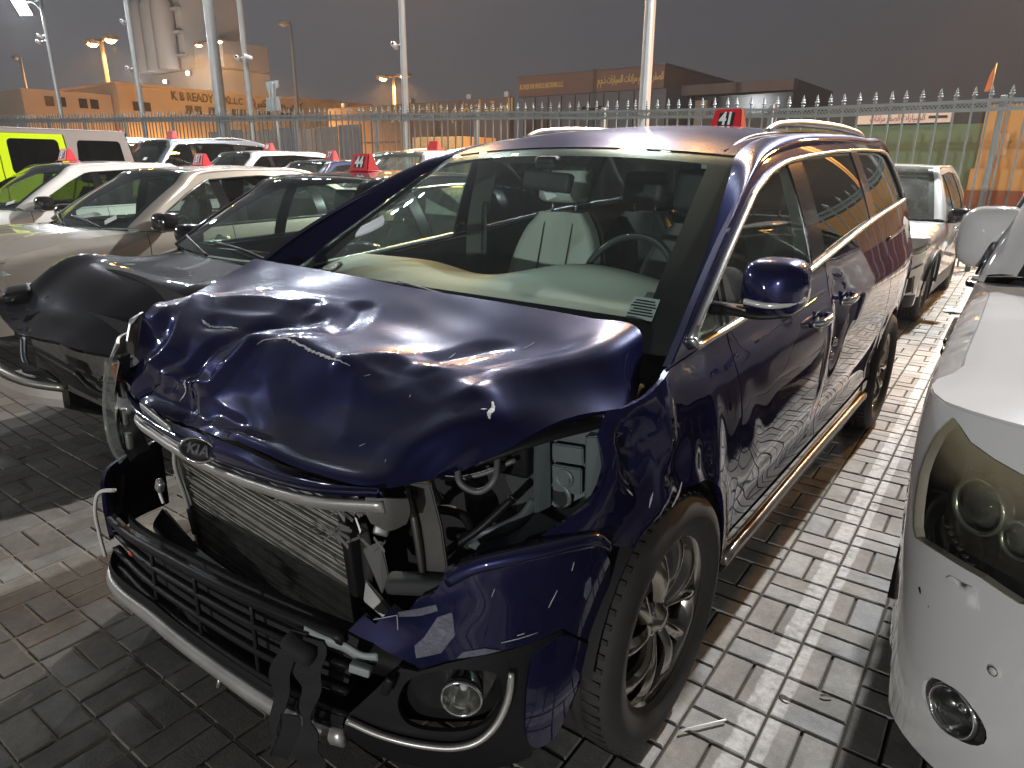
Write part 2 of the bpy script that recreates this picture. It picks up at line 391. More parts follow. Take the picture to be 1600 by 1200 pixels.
# ---------------------------------------------------------------- ground, paving
def g(x, y=0):
    return float(min(.95, .026*max(0., -x-2.)))
def sphere_noise(n, L, vec, scale, detail=6, rough=.6):
    q = n.nodes.new('ShaderNodeTexNoise'); q.inputs['Scale'].default_value = scale; q.inputs['Detail'].default_value = detail; q.inputs['Roughness'].default_value = rough
    L.new(vec, q.inputs['Vector']); return q.outputs[0]
def paver_mat(name, use_attr):
    m = bpy.data.materials.new(name); n, b, L = nodes(m)
    ge = n.nodes.new('ShaderNodeNewGeometry'); pos = ge.outputs['Position']
    if use_attr:
        at = n.nodes.new('ShaderNodeAttribute'); at.attribute_name = 'tone'; rnd = at.outputs['Fac']
    else:
        oi = n.nodes.new('ShaderNodeObjectInfo'); rnd = oi.outputs['Random']
    r1 = n.nodes.new('ShaderNodeValToRGB'); L.new(rnd, r1.inputs[0])
    E_ = r1.color_ramp.elements; E_[0].color = (.235, .222, .195, 1); E_[1].color = (.36, .35, .318, 1)
    k = E_.new(.5); k.color = (.31, .292, .255, 1); k = E_.new(.8); k.color = (.29, .288, .278, 1)
    # stains and dust
    s1 = sphere_noise(n, L, pos, 3.5, 8, .62); s2 = sphere_noise(n, L, pos, 26., 6, .7); s3 = sphere_noise(n, L, pos, 220., 3, .6)
    mm = n.nodes.new('ShaderNodeMapRange'); mm.inputs[1].default_value = .36; mm.inputs[2].default_value = .68; mm.inputs[3].default_value = .66; mm.inputs[4].default_value = 1.16; L.new(s1, mm.inputs[0])
    m2 = n.nodes.new('ShaderNodeMapRange'); m2.inputs[1].default_value = .3; m2.inputs[2].default_value = .7; m2.inputs[3].default_value = .80; m2.inputs[4].default_value = 1.14; L.new(s2, m2.inputs[0])
    m3 = n.nodes.new('ShaderNodeMapRange'); m3.inputs[1].default_value = .3; m3.inputs[2].default_value = .7; m3.inputs[3].default_value = .82; m3.inputs[4].default_value = 1.12; L.new(s3, m3.inputs[0])
    a = n.nodes.new('ShaderNodeMath'); a.operation = 'MULTIPLY'; L.new(mm.outputs[0], a.inputs[0]); L.new(m2.outputs[0], a.inputs[1])
    a2 = n.nodes.new('ShaderNodeMath'); a2.operation = 'MULTIPLY'; L.new(a.outputs[0], a2.inputs[0]); L.new(m3.outputs[0], a2.inputs[1])
    vm = n.nodes.new('ShaderNodeVectorMath'); vm.operation = 'SCALE'; L.new(r1.outputs[0], vm.inputs[0]); L.new(a2.outputs[0], vm.inputs['Scale'])
    # worn white bay line on the pavers beside the van
    sp = n.nodes.new('ShaderNodeSeparateXYZ'); L.new(pos, sp.inputs[0])
    tl = n.nodes.new('ShaderNodeMath'); tl.operation = 'MULTIPLY_ADD'; tl.inputs[1].default_value = .021; L.new(sp.outputs['Y'], tl.inputs[0]); L.new(sp.outputs['X'], tl.inputs[2])
    ww = n.nodes.new('ShaderNodeMath'); ww.operation = 'MULTIPLY_ADD'; ww.inputs[1].default_value = .022; L.new(sphere_noise(n, L, pos, 13., 4), ww.inputs[0]); L.new(tl.outputs[0], ww.inputs[2])
    c1 = n.nodes.new('ShaderNodeMath'); c1.operation = 'SUBTRACT'; c1.inputs[1].default_value = 1.213; L.new(ww.outputs[0], c1.inputs[0])
    c2 = n.nodes.new('ShaderNodeMath'); c2.operation = 'ABSOLUTE'; L.new(c1.outputs[0], c2.inputs[0])
    c3 = n.nodes.new('ShaderNodeMapRange'); c3.inputs[1].default_value = .050; c3.inputs[2].default_value = .056; c3.inputs[3].default_value = 1; c3.inputs[4].default_value = 0; L.new(c2.outputs[0], c3.inputs[0])
    wr = n.nodes.new('ShaderNodeMapRange'); wr.inputs[1].default_value = .33; wr.inputs[2].default_value = .62; wr.inputs[3].default_value = .12; wr.inputs[4].default_value = .62; L.new(s2, wr.inputs[0])
    fc = n.nodes.new('ShaderNodeMath'); fc.operation = 'MULTIPLY'; L.new(c3.outputs[0], fc.inputs[0]); L.new(wr.outputs[0], fc.inputs[1])
    mx = n.nodes.new('ShaderNodeMix'); mx.data_type = 'RGBA'; mx.inputs[7].default_value = (.72, .71, .68, 1)
    L.new(fc.outputs[0], mx.inputs[0]); L.new(vm.outputs[0], mx.inputs[6])
    # the parking bay left of the line is darker and slightly browner, with an uneven edge
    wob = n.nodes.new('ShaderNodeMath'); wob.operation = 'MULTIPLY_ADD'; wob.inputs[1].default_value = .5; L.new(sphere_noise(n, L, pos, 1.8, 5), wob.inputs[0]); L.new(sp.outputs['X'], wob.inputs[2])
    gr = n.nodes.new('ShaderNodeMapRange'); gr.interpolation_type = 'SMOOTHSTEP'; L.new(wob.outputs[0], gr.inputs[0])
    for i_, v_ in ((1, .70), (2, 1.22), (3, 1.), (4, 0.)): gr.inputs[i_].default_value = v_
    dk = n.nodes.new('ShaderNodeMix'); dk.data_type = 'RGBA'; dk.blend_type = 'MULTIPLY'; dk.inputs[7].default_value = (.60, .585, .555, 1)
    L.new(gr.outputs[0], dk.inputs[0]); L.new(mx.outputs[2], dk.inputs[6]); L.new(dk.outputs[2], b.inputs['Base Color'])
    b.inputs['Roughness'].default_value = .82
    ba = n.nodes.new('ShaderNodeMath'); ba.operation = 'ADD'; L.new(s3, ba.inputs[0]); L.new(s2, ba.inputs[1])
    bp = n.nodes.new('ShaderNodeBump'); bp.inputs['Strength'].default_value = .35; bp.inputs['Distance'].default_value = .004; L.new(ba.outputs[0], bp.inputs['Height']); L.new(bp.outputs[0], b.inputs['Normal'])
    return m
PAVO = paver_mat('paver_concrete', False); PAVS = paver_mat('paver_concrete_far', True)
# the lot surface: sandy joint bed near, brick-patterned paving far off
m = bpy.data.materials.new('lot_bed'); n, b, L = nodes(m); GROUND = m
ge = n.nodes.new('ShaderNodeNewGeometry'); br = n.nodes.new('ShaderNodeTexBrick'); br.inputs['Scale'].default_value = 1; br.inputs['Brick Width'].default_value = .2; br.inputs['Row Height'].default_value = .1
br.inputs['Mortar Size'].default_value = .006; br.inputs['Color1'].default_value = (.27, .255, .225, 1); br.inputs['Color2'].default_value = (.21, .20, .18, 1); br.inputs['Mortar'].default_value = (.07, .06, .05, 1)
L.new(ge.outputs['Position'], br.inputs['Vector']); L.new(br.outputs['Color'], b.inputs['Base Color']); b.inputs['Roughness'].default_value = .85
BED = mat('joint_sand', (.055, .045, .034), .95, var=.5, vscale=40, bump=.4, bscale=150)
xs = np.r_[np.linspace(-160, -30, 14), np.linspace(-28, -4, 13), np.linspace(-3.6, 4, 4), np.linspace(10, 160, 10)]; ys = np.r_[-80, -20, -2.6, np.linspace(0, 40, 9), np.linspace(60, 200, 6)]
GV = [(x, y, g(x)-.03) for x in xs for y in ys]
ground = mesh_obj('ground', GV, gridT(len(xs), len(ys)), GROUND); tag(ground, 'wide paved ground of the vehicle lot running to the buildings', kind='structure')
bed = mesh_obj('paving', boxv(-4.2, 3.4, -2.6, 12.4, -.026, -.012)[0:8], BOXF, BED, smooth=False); tag(bed, 'grey concrete block paving laid in a basketweave under the cars', kind='structure')
sf = mesh_obj('joint_sand', boxv(-4.1, .72, -2.55, 3.0, -.0115, -.0045), BOXF, mat('pale_sand', (.20, .175, .135), .95, var=.4, vscale=30, bump=.4, bscale=150), bed, smooth=False)
PA = R(1.2); PO = np.array([1.2135, .042]); ax_ = np.array([math.cos(PA), math.sin(PA)]); ay_ = np.array([-math.sin(PA), math.cos(PA)])
J = .0045
def paver_mesh(lx, ly, h=.05, c=.004):
    x, y = lx/2-J, ly/2-J
    V = [(sx*x, sy*y, -h) for sx, sy in ((-1, -1), (1, -1), (1, 1), (-1, 1))]+[(sx*x, sy*y, -c) for sx, sy in ((-1, -1), (1, -1), (1, 1), (-1, 1))]+[(sx*(x-c), sy*(y-c), 0) for sx, sy in ((-1, -1), (1, -1), (1, 1), (-1, 1))]
    F = [(0, 1, 5, 4), (1, 2, 6, 5), (2, 3, 7, 6), (3, 0, 4, 7), (4, 5, 9, 8), (5, 6, 10, 9), (6, 7, 11, 10), (7, 4, 8, 11), (8, 9, 10, 11)]
    return np.array(V), F
pvx = paver_mesh(.2, .1); pvy = paver_mesh(.1, .2)
mx_ = bpy.data.meshes.new('paver'); mx_.from_pydata([tuple(v) for v in pvx[0]], [], pvx[1]); mx_.materials.append(PAVO)
my_ = bpy.data.meshes.new('paver'); my_.from_pydata([tuple(v) for v in pvy[0]], [], pvy[1]); my_.materials.append(PAVO)
cand = []
cp_ = np.array(cam.matrix_world.translation); Fv, Rv, Uv = np.array(f_), np.array(r_), np.array(u_)
for i in range(-27, 11):
    for j in range(-13, 59):
        o = PO+ax_*.2*(i+.5)+ay_*.2*(j+.5)
        for k in (-.05, .05):
            hz = (i+j) % 2 == 1
            c = o+(ay_ if hz else ax_)*k
            d = np.array([c[0], c[1], 0])-cp_; zc = d@Fv
            if zc < .2: vis = 0
            else:
                px, py = 800+1060.7*(d@Rv)/zc, 600-1060.7*(d@Uv)/zc
                vis = 1/zc**2 if -60 < px < 1660 and -20 < py < 1290 else 0
            x, y = c
            hid = (-.72 < x < .62 and y > -.42) or (x > 1.62 and y > .35) or (-3.5 < x < -1.95 and y > .0) or x < -3.4 or y < -1.9
            cand.append((0 if hid else vis, c, hz))
cand.sort(key=lambda t: -t[0])
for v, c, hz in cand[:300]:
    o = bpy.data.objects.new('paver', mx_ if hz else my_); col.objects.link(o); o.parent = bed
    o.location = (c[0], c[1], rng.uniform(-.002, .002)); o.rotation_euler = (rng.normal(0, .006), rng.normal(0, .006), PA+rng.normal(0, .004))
VV = []; FF = []; TT = []; ca, sa = math.cos(PA), math.sin(PA)
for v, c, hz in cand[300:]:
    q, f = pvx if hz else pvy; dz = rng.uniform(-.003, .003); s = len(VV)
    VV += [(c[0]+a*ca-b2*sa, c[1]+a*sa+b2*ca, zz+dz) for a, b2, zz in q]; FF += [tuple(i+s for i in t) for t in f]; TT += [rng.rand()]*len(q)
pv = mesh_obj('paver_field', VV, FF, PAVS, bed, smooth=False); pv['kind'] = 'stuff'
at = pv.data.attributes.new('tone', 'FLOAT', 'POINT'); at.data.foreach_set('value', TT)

# ---------------------------------------------------------------- fence with spear tops
FEN = mat('fence_grey_paint', (.16, .19, .195), .5, .35, var=.2, vscale=3, dust=.25)
fence = empty('fence', (0, 11.6, 0), 0, 'grey steel picket fence with spear finials and lattice band behind the cars', 'fence')
FX0, FX1 = 5.2, -42.
def fy(x): return 0. if x > -4 else (x+4)*.012
def rail(name, z, h, amp, ph):
    P = [(x, fy(x)+amp*.6*math.sin(x*1.7+ph), g(x)+z+amp*math.sin(x*2.1+ph)*math.sin(x*.63+1.3*ph)) for x in np.arange(FX0, FX1-.1, -.35)]
    return sweep(name, P, [(-.02, -h/2), (.02, -h/2), (.02, h/2), (-.02, h/2)], FEN, fence, ns=len(P), keep=True, smooth=False)
rail('rail', 2.545, .045, .014, .3); rail('rail', 2.425, .05, .008, 1.9); rail('rail', .22, .04, .0, 0)
def picket_mesh():
    P = []
    P.append((boxv(-.014, .014, -.014, .014, .06, 2.58), BOXF))
    # spear finial: knob, collar, leaf and tip
    def ring(prof, n=6):
        V = []; k = len(prof)
        for i in range(n):
            a = 2*math.pi*i/n
            V += [(r*math.cos(a), r*.75*math.sin(a), h) for r, h in prof]
        return V, [(i*k+j, ((i+1) % n)*k+j, ((i+1) % n)*k+j+1, i*k+j+1) for i in range(n) for j in range(k-1)]
    P.append(ring([(.013, 2.57), (.034, 2.592), (.014, 2.612), (.042, 2.638), (.018, 2.662), (.032, 2.675), (.014, 2.692), (.021, 2.704), (.002, 2.76)]))
    V, F = join_bm(P); me = bpy.data.meshes.new('picket'); me.from_pydata(V, [], F); me.materials.append(FEN); return me
pm = picket_mesh(); x = FX0; k = 0
while x > FX1:
    o = bpy.data.objects.new('picket', pm); col.objects.link(o); o.parent = fence; o.location = (x, fy(x), g(x)); o.rotation_euler = (rng.normal(0, .006), rng.normal(0, .006), 0); x -= .228; k += 1
for x in np.arange(4.2, -42, -3.42):
    rbox('post', (.08, .08, 2.62), (x, fy(x)+.06, g(x)+1.31), FEN, fence, bev=.006)
LT = []
for x in np.arange(FX0, FX1, -.055):
    for s in (-1, 1):
        a = np.array([x, fy(x), g(x)+2.445]); bq = np.array([x+s*.078, fy(x), g(x)+2.528]); d = bq-a; d /= np.linalg.norm(d); nn = np.array([-d[2], 0, d[0]])*.006; yy = np.array([0, .004, 0])
        V = [a-nn-yy, a+nn-yy, bq+nn-yy, bq-nn-yy, a-nn+yy, a+nn+yy, bq+nn+yy, bq-nn+yy]
        LT.append((V, [(0, 1, 2, 3), (7, 6, 5, 4), (0, 3, 7, 4), (1, 5, 6, 2)]))
V, F = join_bm(LT); lt = mesh_obj('lattice', V, F, FEN, fence, smooth=False); lt['kind'] = 'stuff'

# ---------------------------------------------------------------- lamps
def light(name, loc, W, c, rad, parent, spot=None, aim=None, blend=.6):
    d = bpy.data.lights.new(name, 'SPOT' if spot else 'POINT'); d.energy = W; d.color = c; d.shadow_soft_size = rad
    o = bpy.data.objects.new(name, d); col.objects.link(o); o.parent = parent; o.location = loc
    if spot:
        d.spot_size = R(spot); d.spot_blend = blend; o.rotation_euler = (Vector(aim)-Vector(loc)).to_track_quat('-Z', 'Y').to_euler()
    return o
POLE = mat('galvanised_pole', (.30, .31, .31), .45, .5, var=.15, vscale=4, dust=.2)
WLED = mat('led_panel', (.9, .95, 1), .3, emis=(.86, .94, 1.0), es=60)
SODM = mat('sodium_lens', (1, .6, .2), .3, emis=(1.0, .45, .10), es=120)
OFFL = mat('lamp_glass_off', (.45, .44, .40), .3)
CAMW = mat('camera_white', (.70, .70, .68), .4)
WC, OC = (.92, .97, 1.0), (1.0, .45, .10)
def pole_shaft(root, h, r0, r1, m=POLE):
    tube('shaft', [(0, 0, 0), (0, 0, h)], [r0, r1], m, root, n=12, ns=8)
    lathe('base_plate', [(0, .0), (r0*2.6, .0), (r0*2.6, .03), (r0*1.2, .05), (r0*1.05, .22), (0, .22)], m, root, n=12, axis='z')
def flood(root, loc, aim, lit=True, W=0, s=1., c=WC, mm=None, rad=.16):
    hd = rbox('lamp_head', (.42*s, .55*s, .10*s), loc, POLE, root, bev=.02); d = (Vector(aim)-Vector(loc)); hd.rotation_euler = d.to_track_quat('-Z', 'Y').to_euler()
    ln = rbox('lens', (.34*s, .46*s, .02), (0, 0, -.056*s), (mm or WLED) if lit else OFFL, hd, bev=.004)
    if W: light('lamp_light', Vector(loc)+d.normalized()*.25, W*1.0, c, rad, root, 150, Vector(loc)+d, .5)
    return hd
def cctv(root, loc, az):
    o = rbox('security_camera', (.11, .26, .11), loc, CAMW, root, bev=.03, rot=(R(-18), 0, az))
    lathe('camera_lens', [(0, -.145), (.035, -.142), (.04, -.12)], BLKG, o, n=12, axis='y')
    return o
def flood_pole(x, y, h, label, heads, cams=(), r=(.10, .07), W=0, group='white floodlight poles along the fence', m=POLE):
    r0 = empty('floodlight_pole', (x, y, g(x)), 0, label, 'light pole', group); pole_shaft(r0, h, *r, m)
    tube('cross_arm', [(-.7, 0, h-.05), (.7, 0, h-.05)], .03, POLE, r0, n=8, ns=4)
    for i, hx in enumerate(heads): flood(r0, (hx, -.2, h-.05), (hx*1.6-0., -7., 0), True, W if i == 0 else 0)
    for (cx, cz, az) in cams:
        tube('camera_arm', [(0, 0, cz), (cx*.7, -.02, cz+.02)], .018, CAMW, r0, n=6, ns=3); cctv(r0, (cx, -.08, cz), az)
    return r0
flood_pole(-5.3, 11.9, 10.5, 'tall steel floodlight pole rising behind the van roof, with an orange pole beside it', (-.5, .5), W=4600)
flood_pole(-12.13, 11.9, 10.5, 'floodlight pole with one white camera behind the cars numbered 44 and 57', (-.5, .5), [(-.22, 4.2, R(20))], W=2300)
flood_pole(-19.1, 11.9, 10.5, 'slim floodlight pole carrying two white cameras beside the grey road sign', (-.5, .5), [(-.26, 4.27, R(30)), (.28, 4.27, R(-30))], W=2000)
flood_pole(-20.9, 11.95, 10.8, 'thickest floodlight pole in front of the orange office block lettering', (-.5, .5), r=(.19, .15), W=1500)
flood_pole(-26.17, 11.9, 10.5, 'floodlight pole with two small white cameras, left of the thickest pole', (-.5, .5), [(-.42, 4.3, R(40)), (-.3, 5.85, R(40))], W=1500)
p6 = flood_pole(-33.46, 11.9, 7.3, 'floodlight pole at the far left with lit white head and dome camera', (), [(-.8, 5.7, R(40)), (-.5, 5.9, R(10))], W=0)
flood(p6, (-1.3, -.25, 7.15), (4, -9, 0), True, 2600, 1.6); tube('lamp_arm', [(0, 0, 6.8), (-.4, -.1, 7.15), (-1.0, -.2, 7.25)], .045, POLE, p6, n=8)
# main mast behind the van, above the frame: throws the cars' shadows towards the camera
K = empty('floodlight_mast', (1.34, 13.6, 0), 0, 'tall floodlight mast behind the fence lighting the lot from above', 'light pole'); pole_shaft(K, 9.6, .11, .07)
tube('cross_arm', [(-.8, 0, 9.5), (.8, 0, 9.5)], .04, POLE, K, n=8, ns=4)
for hx in (-.4, .4): flood(K, (hx, -.25, 9.5), (hx, -9, 0), True, 0, 1.2)
light('lamp_light', (0, -.55, 9.35), 15000, (.97, .98, 1.0), .22, K, 150, (0, -12, 0), .5)
# floodlights far across the lot, behind the camera
for (mx2, my2, mw) in ((17., -62., 76000), (-22., -64., 8000)):
    K2 = empty('floodlight_mast', (mx2, my2, 0), 0, 'floodlight mast far across the lot %s' % ('on the right' if mx2 > 0 else 'on the left'), 'light pole'); pole_shaft(K2, 7.6, .11, .07)
    for hx in (-.5, .5): flood(K2, (hx, .25, 7.4), (hx, 60, 0), True, 0, 1.2)
    light('lamp_light', (0, .6, 7.3), mw, (.98, .98, .97), .35, K2)
def street_lamp(x, y, h, label, lit, W, group, double=True, sc=1., dx=1.1, cone=150, aim=None):
    r0 = empty('street_lamp', (x, y, 0), 0, label, 'street lamp', group); pole_shaft(r0, h, .12*sc, .07*sc, mat('street_pole', (.34, .30, .25), .6, .2))
    for s in ((-1, 1) if double else (-1,)):
        tube('lamp_arm', [(0, 0, h), (s*dx*.5, 0, h+.12), (s*dx, 0, h+.1)], .05*sc, MATS['street_pole'], r0, n=8)
        hd = rbox('lamp_head', (.75*sc, .34*sc, .18*sc), (s*dx*1.2, 0, h+.08), MATS['street_pole'], r0, bev=.05)
        lathe('lens', [(0, -.2*sc), (.12*sc, -.17*sc), (.19*sc, -.10*sc), (.2*sc, -.07*sc), (0, -.07*sc)], SODM if lit else OFFL, hd, n=12, axis='z')
        if lit and W: light('lamp_light', (s*dx*1.2, 0, h-.4), W/2, OC, .3, r0, cone, aim or (s*dx*1.2, 0, 0), .4)
    return r0
street_lamp(-69.2, 30, 12.1, 'lit orange twin street lamp above the left end of the office block', True, 15000, 'orange sodium street lamps', sc=2.2, dx=1.5)
street_lamp(-63.1, 60, 11.6, 'lit orange twin street lamp beyond the roadside sign wall', True, 60000, 'orange sodium street lamps', sc=2.2, dx=1.5)
street_lamp(-34.5, 25, 9.2, 'unlit grey single-arm street lamp right of the arrow-shaped sign', False, 0, 'unlit street lamps', double=False, dx=.5)
street_lamp(-74.2, 25, 10.6, 'dim unlit street lamp at the far left edge', False, 0, 'unlit street lamps', double=False, dx=.9, sc=1.2)
street_lamp(-5.62, 12.6, 11.5, 'orange lit street lamp pole standing right behind the steel floodlight pole', True, 2500, 'orange sodium street lamps', sc=1.0)
street_lamp(3.4, 21.5, 7.6, 'orange street lamp beyond the fence by the orange wall', True, 11000, 'orange sodium street lamps', sc=1.0, cone=172)
street_lamp(-22.28, 21.84, 11.0, 'orange street lamp hidden behind the floodlight pole with one camera', True, 9500, 'orange sodium street lamps', sc=1.0, cone=50, aim=(22.3, -21.8, 1))  # added, unseen: aimed at the van to bring orange highlights onto its bonnet
street_lamp(-46.5, 27, 9.5, 'orange street lamp in front of the office block facade', True, 56000, 'orange sodium street lamps', sc=1.0)

K3 = empty('floodlight_mast', (-31, -6, 0), 0, 'floodlight mast on the far left side of the lot', 'light pole'); pole_shaft(K3, 9.6, .11, .07)
for hx in (-.5, .5): flood(K3, (.2, hx, 9.4), (30, hx, 0), True, 0, 1.2)
light('lamp_light', (.6, 0, 9.3), 4000, WC, .3, K3)
# ---------------------------------------------------------------- road sign seen from behind
rs = empty('road_sign', (-19.9, 13.4, g(-19.9)), 0, 'grey back of an arrow-shaped road sign above the fence', 'sign')
SGN = mat('sign_back', (.42, .45, .44), .45, .5, dust=.1)
z0 = 2.85
tube('post', [(0, 0, 0), (0, 0, z0+.9)], .045, SGN, rs, n=8, ns=3)
def plate(name, P, m, parent, y=0., t=.03):
    n_ = len(P); V = [(a, y-t/2, b2) for a, b2 in P]+[(a, y+t/2, b2) for a, b2 in P]
    return mesh_obj(name, V, [tuple(range(n_)), tuple(range(2*n_-1, n_-1, -1))]+[(i, i+n_, (i+1) % n_+n_, (i+1) % n_) for i in range(n_)], m, parent, False)
plate('upper_plate', [(-.30, z0+.68), (-.36, z0+.78), (-.36, z0+.92), (.36, z0+.92), (.36, z0+.72), (.2, z0+.66), (.14, z0+.28), (-.14, z0+.28)], SGN, rs, -.06)
plate('lower_plate', [(-.4, z0-.0), (-.36, z0+.42), (.36, z0+.42), (.42, z0-.02)], SGN, rs, -.1)
tube('brace', [(-.12, -.13, z0+.05), (-.1, -.13, z0+.5), (-.14, -.1, z0+.86)], .02, SGN, rs, n=6); tube('brace', [(.1, -.13, z0), (.1, -.13, z0+.5), (.1, -.1, z0+.86)], .02, SGN, rs, n=6)

# ---------------------------------------------------------------- buildings
AR = {'ا': 0xFE8D, 'ب': 0xFE8F, 'ت': 0xFE95, 'د': 0xFEA9, 'ذ': 0xFEAB, 'ر': 0xFEAD, 'ز': 0xFEAF, 'س': 0xFEB1, 'ص': 0xFEB9, 'ظ': 0xFEC5, 'ق': 0xFED5, 'ك': 0xFED9, 'ل': 0xFEDD, 'م': 0xFEE1, 'ن': 0xFEE5, 'ي': 0xFEF1}
def arabic(s):
    """joined letter forms, laid out right to left"""
    o = []; nj = set('ادذرز ')
    for i, ch in enumerate(s):
        if ch not in AR: o.append(ch); continue
        p_ = i > 0 and s[i-1] in AR and s[i-1] not in nj; q_ = ch not in nj and i+1 < len(s) and s[i+1] in AR
        b_ = AR[ch]; o.append(chr(b_+(3 if p_ and q_ else 2 if q_ else 1 if p_ else 0)))
    return ''.join(reversed(o))
PLA = mat('beige_plaster', (.52, .42, .32), .9, var=.1, vscale=.6); PLD = mat('brown_plaster', (.25, .19, .16), .9, var=.15, vscale=.5)
CON = mat('concrete_tower', (.46, .44, .42), .9, var=.2, vscale=.3); WIN = mat('dark_window', (.03, .025, .022), .15)
LETD = mat('dark_letters', (.05, .025, .015), .6); GOLD = mat('gold_letters', (.60, .40, .16), .4, .4, emis=(1., .6, .22), es=.12)
GRYW = mat('grey_cladding', (.22, .225, .24), .6, var=.08, vscale=.5); PINK = mat('signboard_brown', (.30, .185, .145), .7, var=.1, vscale=.4)
kb = empty('office_block', (-60, 36, 0), 0, 'long orange-lit office block with dark lettering and small square windows', 'building')
def bbox(name, a, b2, m, parent, off):
    return mesh_obj(name, [np.array(v)-np.array(off) for v in boxv(a[0], b2[0], a[1], b2[1], a[2], b2[2])], BOXF, m, parent, False)
ko = (-60, 36, 0)
bbox('wall', (-76, 26.5, 0), (-60, 43.5, 7.62), PLA, kb, ko); bbox('low_wing', (-74, 20, 0), (-61, 26.4, 6.9), PLA, kb, ko); bbox('rear_wing', (-72, 43.6, 0), (-60.5, 54, 7.85), PLA, kb, ko)
bbox('parapet', (-76.2, 26.3, 7.63), (-59.8, 43.7, 7.85), PLA, kb, ko); bbox('parapet', (-72.2, 43.75, 7.86), (-60.3, 54.1, 8.05), PLA, kb, ko)
for yy in (22.2, 24.6, 28.3, 32.8, 34.9, 37.2, 39.8, 42.2):
    for d in (-.42, .42):
        wd = bbox('window', (-60.05 if yy > 26.5 else -61.05, yy+d-.3, 5.75), (-59.94 if yy > 26.5 else -60.94, yy+d+.3, 6.45), WIN, kb, ko)
text('lettering', 'K B READY MIX', .98, LETD, kb, (.06, -2.4, 7.12), (R(90), 0, R(90)), .05, .02, sx=.8)
text('lettering', 'L.L.C', .8, LETD, kb, (.06, 1.0, 7.1), (R(90), 0, R(90)), .05, .01, sx=.8)
lg = lathe('emblem', [(.28, -.03), (.42, -.03), (.42, .03), (.28, .03), (.28, -.03)], mat('red_emblem', (.4, .07, .04), .6), kb, n=16, axis='x', loc=(.05, 2.6, 7.12))
text('lettering', arabic('كي بي ريدي مكس'), .95, LETD, kb, (.06, 5.6, 7.1), (R(90), 0, R(90)), .05, .01, sx=.8)
tw = empty('batching_tower', (-86, 50, 0), 0, 'tall hazy grey concrete plant tower behind the office block', 'tower'); to = (-86, 50, 0)
bbox('lower_stage', (-92.5, 46, 0), (-79, 54, 12.3), CON, tw, to); bbox('silo_block', (-92.5, 46, 12.4), (-83.8, 54, 21.5), CON, tw, to); bbox('side_stage', (-83.7, 47, 12.4), (-77.5, 53, 15.2), CON, tw, to)
for i in range(3):
    lathe('silo', [(1.25, 12.4), (1.25, 19.5), (.3, 21), (0, 21)], CON, tw, n=16, axis='z', loc=(-5.2+i*2.7, -5.2, 0))
for zz in (13.8, 16.3, 18.8): bbox('gallery', (-93, 45.2, zz), (-83.5, 45.9, zz+.25), CON, tw, to)
for (lx_, lz_) in ((-88.6, 11.3), (-83., 11.9)):
    sl = rbox('work_lamp', (.7, .3, .45), (lx_+86, -4.4, lz_), POLE, tw, bev=.05); rbox('lens', (.6, .04, .36), (0, -.16, 0), WLED, sl, bev=.01)
light('lamp_light', (12., -15., 10.), 4200, (1., .9, .8), .3, tw)  # added fill without a lamp body, brightens the tower's near face
sh = empty('showroom', (-24, 46, 0), 0, 'grey clad showroom with a brown sign band and gold lettering', 'building'); so = (-24, 46, 0)
bbox('wall', (-29.2, 40.2, 0), (-18.3, 52, 6.2), GRYW, sh, so)
bd_ = bbox('sign_band', (-29.5, 40, 6.21), (-18.4, 52, 7.48), PINK, sh, so); bbox('coping', (-29.6, 39.9, 7.485), (-18.3, 52.1, 7.6), GRYW, sh, so)
for x_ in np.arange(-28.2, -18.6, 1.1): bbox('cladding_joint', (x_, 40.17, .2), (x_+.05, 40.197, 6.15), WIN, sh, so)
text('lettering', 'AL SAQR FOR VEHICLE AUCTIONS L.L.C', .44, GOLD, sh, (-3.55, -6.03, 6.83), (R(90), 0, 0), .03, .006, sx=.46)
text('lettering', arabic('الصقر لتنظيم مزادات السيارات ذ.م.م'), .62, GOLD, sh, (3.25, -6.03, 6.88), (R(90), 0, 0), .03, .006, sx=.52)
for k_, (a_, b_, c_) in enumerate(((-.55, .12, .55), (.0, .0, .5), (.6, .1, .55))): rbox('wall_logo', (c_, .05, .16), (.5+a_, -5.83, 5.2+b_), LETD, sh, bev=.03, rot=(0, R(8*(k_-1)), 0))
lw = empty('sign_wall', (-30, 30, 0), 0, 'long brown roadside wall sign with gold Arabic lettering', 'sign'); lo_ = (-30, 30, 0)
bbox('panel', (-38, 30, 3.0), (-22.6, 30.4, 5.15), PLD, lw, lo_); bbox('base', (-38.1, 30.05, 0), (-22.5, 30.45, 2.99), PLD, lw, lo_)
text('lettering', arabic('الصقر لتنظيم مزادات السيارات'), 1.05, GOLD, lw, (2.4, -.03, 4.65), (R(90), 0, 0), .04, .012, sx=.82)
for x_ in (-30.3, -25.6, -22.9, -36.5): lb = rbox('lamp_box', (.3, .3, .28), (x_+30, .2, 5.3), CAMW, lw, bev=.04)
bs = empty('side_building', (-14.6, 48, 0), 0, 'low dark building with an orange-lit column right of the showroom', 'building'); bo = (-14.6, 48, 0)
bbox('wall', (-17.6, 43, 0), (-11.5, 52, 6.6), WIN, bs, bo); bbox('column', (-17.3, 42.4, 0), (-16.5, 42.98, 5.6), PLA, bs, bo); bbox('canopy', (-18.2, 42.2, 5.9), (-11.3, 42.97, 6.5), PLD, bs, bo)
